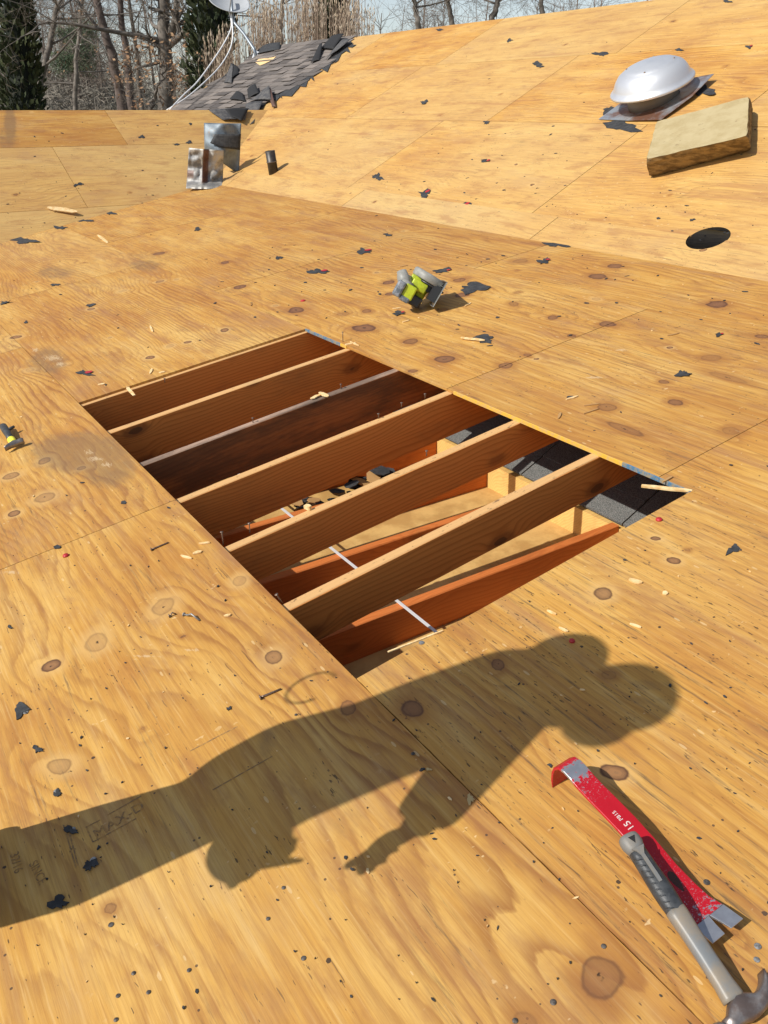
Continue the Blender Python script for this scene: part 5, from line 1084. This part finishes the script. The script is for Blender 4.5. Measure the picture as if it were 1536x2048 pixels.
# stamps printed on the near sheet
M_INK = simple('faded_stamp_ink', (.22, .135, .060, 1), .8, 0, 0, 90, (.42, .225, .065, 1))
def stamp():
    host = [o for o in house.children if o.name.startswith('plywood_sheet')]
    best = [o for o in host if any(True for v in o.data.vertices[:1])]
    sh = min(host, key=lambda o: abs(P1.uv(o.data.vertices[0].co)[0] - 1.248) + abs(P1.uv(o.data.vertices[0].co)[1] + 1.227))
    O = P1.on(238, 1640, .0006); ex = P1.on(270, 1620, .0006) - O; ey = P1.on(230, 1612, .0006) - O
    text_mesh('stamp_lettering', 'MAX-D', .034, M_INK, sh, O, ex, ey, .0001)
    fr = [P1.on(*q, .0005) for q in ((183, 1655), (172, 1653), (188, 1685), (300, 1620), (282, 1585), (215, 1622))]
    def line(a, b, w=.0022):
        d = (b - a).normalized(); s_ = P1.n.cross(d) * w; mb = MB(); mb.add([a - s_, b - s_, b + s_, a + s_], [(0, 1, 2, 3)]); return mb
    ln = [((172, 1654), (186, 1684)), ((186, 1684), (272, 1637)), ((215, 1630), (282, 1592)), ((172, 1654), (200, 1640)), ((127, 1650), (152, 1735)), ((134, 1648), (156, 1731)), ((425, 1478), (475, 1453)), ((380, 1502), (430, 1476)), ((425, 1580), (545, 1512))]
    for a, b in ln:
        mb = MB()
        A_, B_ = P1.on(*a, .0005), P1.on(*b, .0005); d = (B_ - A_).normalized(); s_ = P1.n.cross(d) * .0014; mb.add([A_ - s_, B_ - s_, B_ + s_, A_ + s_], [(0, 1, 2, 3)]); mb.build('stamp_line', M_INK, sh, recalc=False)
    for (x, y, bx, by, ux, uy, tx) in ((75, 1745, 90, 1775, 90, 1738, 'SINCE'), (32, 1725, 42, 1765, 50, 1718, '32/16')):
        O = P1.on(x, y, .0006); text_mesh('stamp_lettering', tx, .024, M_INK, sh, O, P1.on(bx, by, .0006) - O, P1.on(ux, uy, .0006) - O, .0001)
stamp()

# ------------------------------------------------------------------ trees beyond the roof
def far_pt(px, py, D):
    d = RIGHT * ((px - 768) / 1600) - UP * ((py - 1024) / 1600) + FWD; q = math.hypot(d.x, d.y); return CAM + d * (D / q)
def bark(name, a, b): return simple(name, a, .9, 0, 0, 6, b, .6, 30)
M_PINEB = bark('pine_bark', (.15, .115, .10, 1), (.085, .062, .052, 1)); M_OAKB = bark('oak_bark', (.19, .165, .14, 1), (.10, .085, .07, 1)); M_TWIG = bark('twig_bark', (.22, .175, .13, 1), (.13, .10, .075, 1)); M_FARB = bark('far_bark', (.20, .16, .13, 1), (.13, .105, .088, 1))
M_BROWNLEAF = simple('dead_leaf', (.22, .115, .055, 1), .8, 0, 0, 3, (.32, .20, .105, 1))
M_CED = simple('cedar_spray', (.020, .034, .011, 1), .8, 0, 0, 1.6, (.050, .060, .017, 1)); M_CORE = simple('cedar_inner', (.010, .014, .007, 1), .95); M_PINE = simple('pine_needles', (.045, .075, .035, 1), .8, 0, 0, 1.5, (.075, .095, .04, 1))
def twig(mb, a, b, w, rs):
    a, b = Vector(a), Vector(b); d = b - a; s_ = d.cross(Vector((rs.uniform(-1, 1), rs.uniform(-1, 1), rs.uniform(-1, 1)))).normalized() * w; q = d.cross(s_).normalized() * w
    m = (a + b) / 2 + Vector((rs.uniform(-1, 1), rs.uniform(-1, 1), rs.uniform(-.3, .8))) * d.length * .10
    mb.add([a - s_ * .5, a + s_ * .5, a + q, m - s_ * .4, m + s_ * .4, m + q * .7, b], [(0, 1, 4, 3), (1, 2, 5, 4), (2, 0, 3, 5), (3, 4, 6), (4, 5, 6), (5, 3, 6)])
def grow(limb, tw, p, d, L, r, lev, rs, spread, up, dens, leafy=None):
    n = 5; pts = [p]; rad = [r]; dd = d.copy()
    for i in range(n):
        dd = (dd + Vector((rs.gauss(0, .13), rs.gauss(0, .13), rs.gauss(0, .10) + up * .05))).normalized(); pts.append(pts[-1] + dd * L / n); rad.append(r * (1 - .62 * (i + 1) / n))
    limb.tube(pts, rad, 7 if r > .05 else (5 if r > .018 else 3), False)
    if lev <= 0:
        for k in range(dens):
            f = rs.uniform(.15, 1) * n; i = min(int(f), n - 1); q = pts[i].lerp(pts[i + 1], f - i); td = (dd + Vector((rs.gauss(0, .7), rs.gauss(0, .7), rs.gauss(.1, .5)))).normalized(); e = q + td * L * rs.uniform(.25, .6)
            twig(tw, q, e, max(.0035, r * .32), rs)
            if leafy is not None: leafy.append(e)
            if k % 2 == 0:
                for _ in range(2): twig(tw, q.lerp(e, rs.uniform(.3, .8)), q.lerp(e, .6) + (td + Vector((rs.gauss(0, .8), rs.gauss(0, .8), rs.gauss(0, .6)))).normalized() * L * .28, max(.003, r * .2), rs)
        return
    for k in range(rs.choice([3, 4, 4, 5])):
        f = rs.uniform(.25, 1) * n; i = min(int(f), n - 1); q = pts[i].lerp(pts[i + 1], f - i); a = rs.uniform(0, 6.28); o1 = dd.orthogonal().normalized(); o2 = dd.cross(o1)
        nd = (dd * (1 - spread * .5) + (o1 * math.cos(a) + o2 * math.sin(a)) * spread + Vector((0, 0, up * .25))).normalized()
        grow(limb, tw, q, nd, L * rs.uniform(.5, .75), rad[i] * rs.uniform(.45, .65), lev - 1, rs, spread, up, dens, leafy)
def tree(label, pxs, D, r, seed, first=.35, nb=9, L=2.6, lev=2, spread=.75, up=.4, dens=7, top=4.0, bm_=M_OAKB, tm=M_TWIG, leaf=None, group='bare winter trees beyond the roof', extra=(), name='bare_tree', nleaf=0):
    rs = random.Random(seed); base = far_pt(pxs[0][0], 215, D); dpts = [far_pt(x, y, D) for x, y in pxs]
    lowdir = (dpts[0] - dpts[-1]); k = (dpts[0].z - GROUND) / max(.1, (dpts[-1].z - dpts[0].z)); foot = Vector((dpts[0].x + lowdir.x * k * .6, dpts[0].y + lowdir.y * k * .6, GROUND - .1))
    tdir = (dpts[-1] - dpts[0]).normalized(); P_ = [foot] + dpts + [dpts[-1] + tdir * top * .5 + Vector((.1, 0, 0)), dpts[-1] + tdir * top]
    n = len(P_); t = thing(name, label, 'tree', foot, group); limb = MB(); tw = MB(); ll = []
    fine = []
    for i in range(n - 1):
        for q in range(4): fine.append(P_[i].lerp(P_[i + 1], q / 4) + Vector((rs.gauss(0, .02), rs.gauss(0, .02), 0)))
    fine.append(P_[-1]); N = len(fine); rad = [r * (1.15 - .85 * i / (N - 1)) for i in range(N)]
    limb.tube(fine, rad, 10, True)
    for k in range(nb):
        f = first + (1 - first) * (k + rs.random() * .8) / nb; i = min(int(f * (N - 1)), N - 2); q = fine[i]; a = rs.uniform(0, 6.28)
        grow(limb, tw, q, Vector((math.cos(a), math.sin(a), up + rs.uniform(-.15, .3))).normalized(), L * rs.uniform(.7, 1.15) * (1.15 - .5 * f), rad[i] * .42, lev, rs, spread, up, dens, ll)
    for (x0, y0, x1, y1, rr_) in extra:
        a, b = far_pt(x0, y0, D), far_pt(x1, y1, D - .3); grow(limb, tw, a, (b - a).normalized(), (b - a).length, rr_, lev, rs, spread, up, dens, ll)
    limb.build('trunk', bm_, t, True, recalc=False); tw.build('crown', tm, t, False, recalc=False)
    if leaf and ll:
        mb = MB(); rs.shuffle(ll)
        for e in ll[:nleaf]:
            for _ in range(3):
                c = e + Vector((rs.gauss(0, .07), rs.gauss(0, .07), rs.gauss(0, .07))); a = Vector((rs.gauss(0, 1), rs.gauss(0, 1), rs.gauss(0, 1))).normalized(); b = a.orthogonal().normalized(); s_ = rs.uniform(.03, .055); mb.add([c - a * s_, c + b * s_ * .5, c + a * s_, c - b * s_ * .5], [(0, 1, 2, 3)])
        mb.build('dead_leaves', leaf, t, recalc=False)
    return t
tree('tall pine trunk, thicker and leaning left, in front of its thinner neighbour', [(246, 215), (222, 110), (193, 0)], 24, .14, 11, .62, 8, 2.2, 2, .8, .15, 6, 5, M_PINEB)
tree('thinner straight pine trunk right of the thicker leaning one', [(264, 215), (252, 110), (238, 0)], 25, .115, 12, .6, 8, 2.0, 2, .8, .15, 6, 5, M_PINEB)
tree('slim bare tree leaning left, right of the two pine trunks', [(284, 215), (272, 100), (255, 0)], 26, .07, 13, .5, 8, 1.8, 2, .8, .3, 6, 3, M_OAKB)
tree('large bare oak with ivy and a thick limb rising to the right', [(334, 215), (331, 110), (326, 0)], 22, .20, 14, .42, 12, 3.0, 3, .8, .25, 5, 4, M_OAKB, leaf=M_BROWNLEAF, nleaf=50, extra=((334, 75, 392, 14, .12), (334, 92, 394, 48, .10), (330, 120, 268, 140, .05), (332, 105, 280, 60, .06), (334, 130, 372, 160, .04)))
tree('crooked tree with clinging brown leaves beside the left evergreen', [(72, 215), (88, 130), (108, 50), (118, 0)], 25, .09, 15, .35, 12, 2.6, 2, .85, .2, 7, 3, M_OAKB, leaf=M_BROWNLEAF, nleaf=260)
tree('bare tree with fine drooping twigs between the brown leaved tree and the pines', [(150, 215), (152, 120), (165, 0)], 30, .08, 16, .3, 13, 3.0, 2, .9, .1, 7, 3, M_OAKB)
tree('low bare tree with brown leaves below the large oak', [(300, 225), (305, 205), (312, 180)], 19, .05, 17, .5, 8, .9, 2, .9, .25, 5, .6, M_OAKB, leaf=M_BROWNLEAF, nleaf=150)
tree('bare tree rising right of the reed thicket, forking low', [(838, 60), (832, 30), (828, 0)], 30, .10, 18, .45, 11, 3.0, 3, .8, .3, 5, 3.5, M_OAKB)
tree('bare tree with upright branches over the middle of the main ridge', [(905, 50), (900, 20), (893, -10)], 33, .10, 19, .45, 11, 2.8, 3, .8, .4, 5, 3, M_OAKB)
tree('bare tree leaning right over the ridge, next to the last one', [(985, 40), (992, 15), (1000, -10)], 31, .11, 20, .45, 11, 2.8, 3, .8, .3, 5, 3, M_OAKB)
tree('last bare tree in the row above the ridge, far right', [(1085, 30), (1082, 10), (1078, -20)], 34, .10, 21, .45, 11, 2.8, 3, .8, .3, 5, 3, M_OAKB)
tree('bare tree behind the reed thicket, its top above the stems', [(560, 90), (562, 40), (566, -20)], 30, .09, 22, .4, 10, 2.6, 2, .8, .3, 6, 3, M_OAKB)
def evergreen(label, cx, wtop, wbot, ytop, D, seed, n=5200, bottom=None, name='evergreen_column', mat=M_CED):
    rs = random.Random(seed); b = far_pt(cx[0], 215, D); tp = far_pt(cx[1], ytop, D); foot = Vector((b.x, b.y, GROUND)); t = thing(name, label, 'tree', foot, 'dark evergreen trees beyond the roof'); H = tp.z - GROUND; k = D / 1600 / .9
    def prof(f): return (wbot * (1 - f) + wtop * f) * k / 2 * (min(1, (1 - f) * 5) ** .6) * min(1, .75 + f * 2)
    lean = Vector((tp.x - b.x, tp.y - b.y, 0)); f0 = (b.z - GROUND) / H
    cen = lambda f: foot + Vector((0, 0, H * f)) + lean * max(-.3, (f - f0) / (1 - f0))
    mb = MB(); mb.tube([cen(0), cen(.3), cen(.6), cen(.9)], [.12, .10, .07, .03], 8); mb.build('trunk', M_OAKB, t)
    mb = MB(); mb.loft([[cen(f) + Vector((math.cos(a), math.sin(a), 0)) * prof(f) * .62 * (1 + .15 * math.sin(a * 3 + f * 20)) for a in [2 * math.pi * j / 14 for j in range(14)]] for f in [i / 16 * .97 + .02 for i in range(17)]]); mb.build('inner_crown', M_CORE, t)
    lumps = [(rs.uniform(.05, 1), rs.uniform(0, 6.28), rs.uniform(.75, 1.25)) for _ in range(70)]
    mb = MB()
    for _ in range(n):
        f = rs.uniform(.03, 1) ** .9; a = rs.uniform(0, 6.28); lf, la, lk = lumps[int(f * 69)]
        q = prof(f) * rs.uniform(.60, 1.06) * (1 + .22 * math.cos(a - la) * (lk - .6)); c = cen(f) + Vector((math.cos(a) * q, math.sin(a) * q, rs.uniform(-.05, .05)))
        d = Vector((math.cos(a) * .6 + rs.gauss(0, .3), math.sin(a) * .6 + rs.gauss(0, .3), rs.uniform(.3, 1.3))).normalized(); s_ = d.cross(Vector((rs.gauss(0, 1), rs.gauss(0, 1), rs.gauss(0, 1)))).normalized(); L = rs.uniform(.07, .20)
        mb.add([c - s_ * L * .10, c + d * L * .5 - s_ * L * .24, c + d * L, c + d * L * .55 + s_ * L * .22, c + s_ * L * .10], [(0, 1, 2, 3, 4)])
    mb.build('crown', mat, t, recalc=False); return t
evergreen('dark columnar evergreen at the left edge, widest at its foot', (45, 18), 40, 92, -160, 22, 31)
evergreen('dark columnar evergreen behind the satellite dish', (424, 420), 70, 76, -140, 20, 32)
evergreen('dark columnar evergreen standing behind the reed thicket', (672, 662), 52, 64, -110, 20, 33)
def pine_crown():
    rs = random.Random(41); t = thing('pine_tree', 'hazy green pine crown far behind the brown leaved tree', 'tree', far_pt(150, 215, 42)); P_ = [Vector((far_pt(152, 215, 42).x, far_pt(152, 215, 42).y, GROUND)), far_pt(152, 150, 42), far_pt(150, 60, 42)]
    mb = MB(); mb.tube(P_, [.16, .13, .06], 8); mb.build('trunk', M_PINEB, t); mb = MB()
    blobs = [(rs.uniform(118, 182), rs.uniform(55, 140), rs.uniform(.35, .7)) for _ in range(26)]
    for _ in range(4200):
        x, y, r_ = rs.choice(blobs); c = far_pt(x, y, 42 + (x * 7 % 3) - 1.5) + Vector((rs.gauss(0, 1), rs.gauss(0, 1), rs.gauss(0, .6))).normalized() * r_ * rs.uniform(.3, 1); d = Vector((rs.gauss(0, 1), rs.gauss(0, 1), rs.gauss(.3, 1))).normalized(); s_ = d.orthogonal().normalized() * .02; mb.add([c - s_, c + s_, c + d * .22], [(0, 1, 2)])
    mb.build('crown', M_PINE, t, recalc=False)
pine_crown()
M_SEED = simple('tan_seed_head', (.46, .36, .25, 1), .8, 0, 0, 2, (.60, .50, .38, 1)); M_STEM = simple('reed_stem', (.25, .175, .125, 1), .8, 0, 0, 2, (.36, .27, .20, 1))
def reeds(label, x0, x1, ytop, D, seed, n):
    rs = random.Random(seed); a0 = far_pt((x0 + x1) / 2, 215, D); t = thing('reed_clump', label, 'reeds', Vector((a0.x, a0.y, GROUND)), 'dry reed clumps beyond the main roof'); st = MB(); sd = MB()
    for _ in range(n):
        x = rs.gauss((x0 + x1) / 2, (x1 - x0) / 4.2); x = min(max(x, x0 - 6), x1 + 6); dd = D + rs.uniform(-1.0, 1.4); yt = ytop(x) + abs(rs.gauss(0, 55)) - 10
        top = far_pt(x, yt, dd); foot = far_pt((x * .7 + (x0 + x1) * .15), 215, dd); foot.z = GROUND; m = foot.lerp(top, .5) + Vector((rs.gauss(0, .05), rs.gauss(0, .05), 0))
        st.tube([foot, m, top], [.011, .008, .003], 3, False)
        for k in range(rs.choice([2, 3, 4, 5])):
            q = m.lerp(top, 1 - k * rs.uniform(.06, .12)); d = ((top - m).normalized() + Vector((rs.gauss(0, .22), rs.gauss(0, .22), .1))).normalized(); L = rs.uniform(.06, .13); w = rs.uniform(.008, .016); s_ = d.orthogonal().normalized(); e = d.cross(s_)
            if k: twig(st, q, q + d * L * .8, .004, rs); q = q + d * L * .7
            mm = q + d * L * .45; sd.add([q, mm + s_ * w, mm + e * w, mm - s_ * w, mm - e * w, q + d * L], [(0, 2, 1), (0, 3, 2), (0, 4, 3), (0, 1, 4), (1, 2, 5), (2, 3, 5), (3, 4, 5), (4, 1, 5)])
    st.build('stems', M_STEM, t, recalc=False); sd.build('seed_heads', M_SEED, t, recalc=False)['kind'] = 'stuff'
reeds('dry reed clump with pale seed heads in front of the evergreen by the dish', 402, 500, lambda x: 40 + (490 - x) * .55, 18.6, 51, 150)
reeds('dense dry reed clump right of the satellite dish mast', 478, 585, lambda x: 10, 19, 52, 240)
reeds('dense tall dry reed clump rising behind the torn shingles', 570, 665, lambda x: -15, 19.3, 53, 240)
reeds('reed clump at the right end of the row, by the ridge', 650, 742, lambda x: 0, 19, 54, 220)
def far_wood():
    rs = random.Random(61); st = MB()
    for _ in range(190):
        x = rs.choice([rs.uniform(-60, 480), rs.uniform(60, 260), rs.uniform(690, 1300)]); D = rs.uniform(45, 75); f = far_pt(x, 215, D); h = rs.uniform(6, 11) if x < 300 else rs.uniform(6, 12); foot = Vector((f.x, f.y, GROUND)); tp = foot + Vector((rs.gauss(0, .8), rs.gauss(0, .8), h)); r_ = rs.uniform(.05, .13); st.tube([foot, foot.lerp(tp, .5), tp], [r_, r_ * .7, .02], 4, False)
        for k in range(60):
            g = rs.uniform(.22, 1); q = foot.lerp(tp, g); d = Vector((rs.gauss(0, 1), rs.gauss(0, 1), rs.gauss(.6, .5))).normalized(); e = q + d * h * rs.uniform(.10, .28); twig(st, q, e, .018, rs)
            for _ in range(3): a = q.lerp(e, rs.uniform(.3, 1)); twig(st, a, a + (d + Vector((rs.gauss(0, .7), rs.gauss(0, .7), rs.gauss(.2, .6)))).normalized() * rs.uniform(.4, 1.1), .010, rs)
    o = st.build('distant_wood', M_FARB, None, recalc=False); tag(o, 'distant leafless grey brown wood behind the nearer trees', 'wood', kind='stuff')
    rs = random.Random(62); mb = MB()
    for _ in range(9000):
        x = rs.uniform(-60, 520); D = rs.uniform(36, 60); y = 232 - abs(rs.gauss(0, 1)) * (34 if 60 < x < 300 else 20); c = far_pt(x, y, D); d = Vector((rs.gauss(0, 1), rs.gauss(0, 1), rs.gauss(.5, .7))).normalized(); s_ = d.orthogonal().normalized() * .02; mb.add([c - s_, c + s_, c + d * rs.uniform(.4, 1.0)], [(0, 1, 2)])
    o = mb.build('undergrowth', simple('grey_brown_scrub', (.16, .138, .11, 1), .9, 0, 0, .3, (.10, .096, .074, 1)), None, recalc=False); tag(o, 'grey brown scrub seen just over the left ridge', 'scrub', kind='stuff')
far_wood()
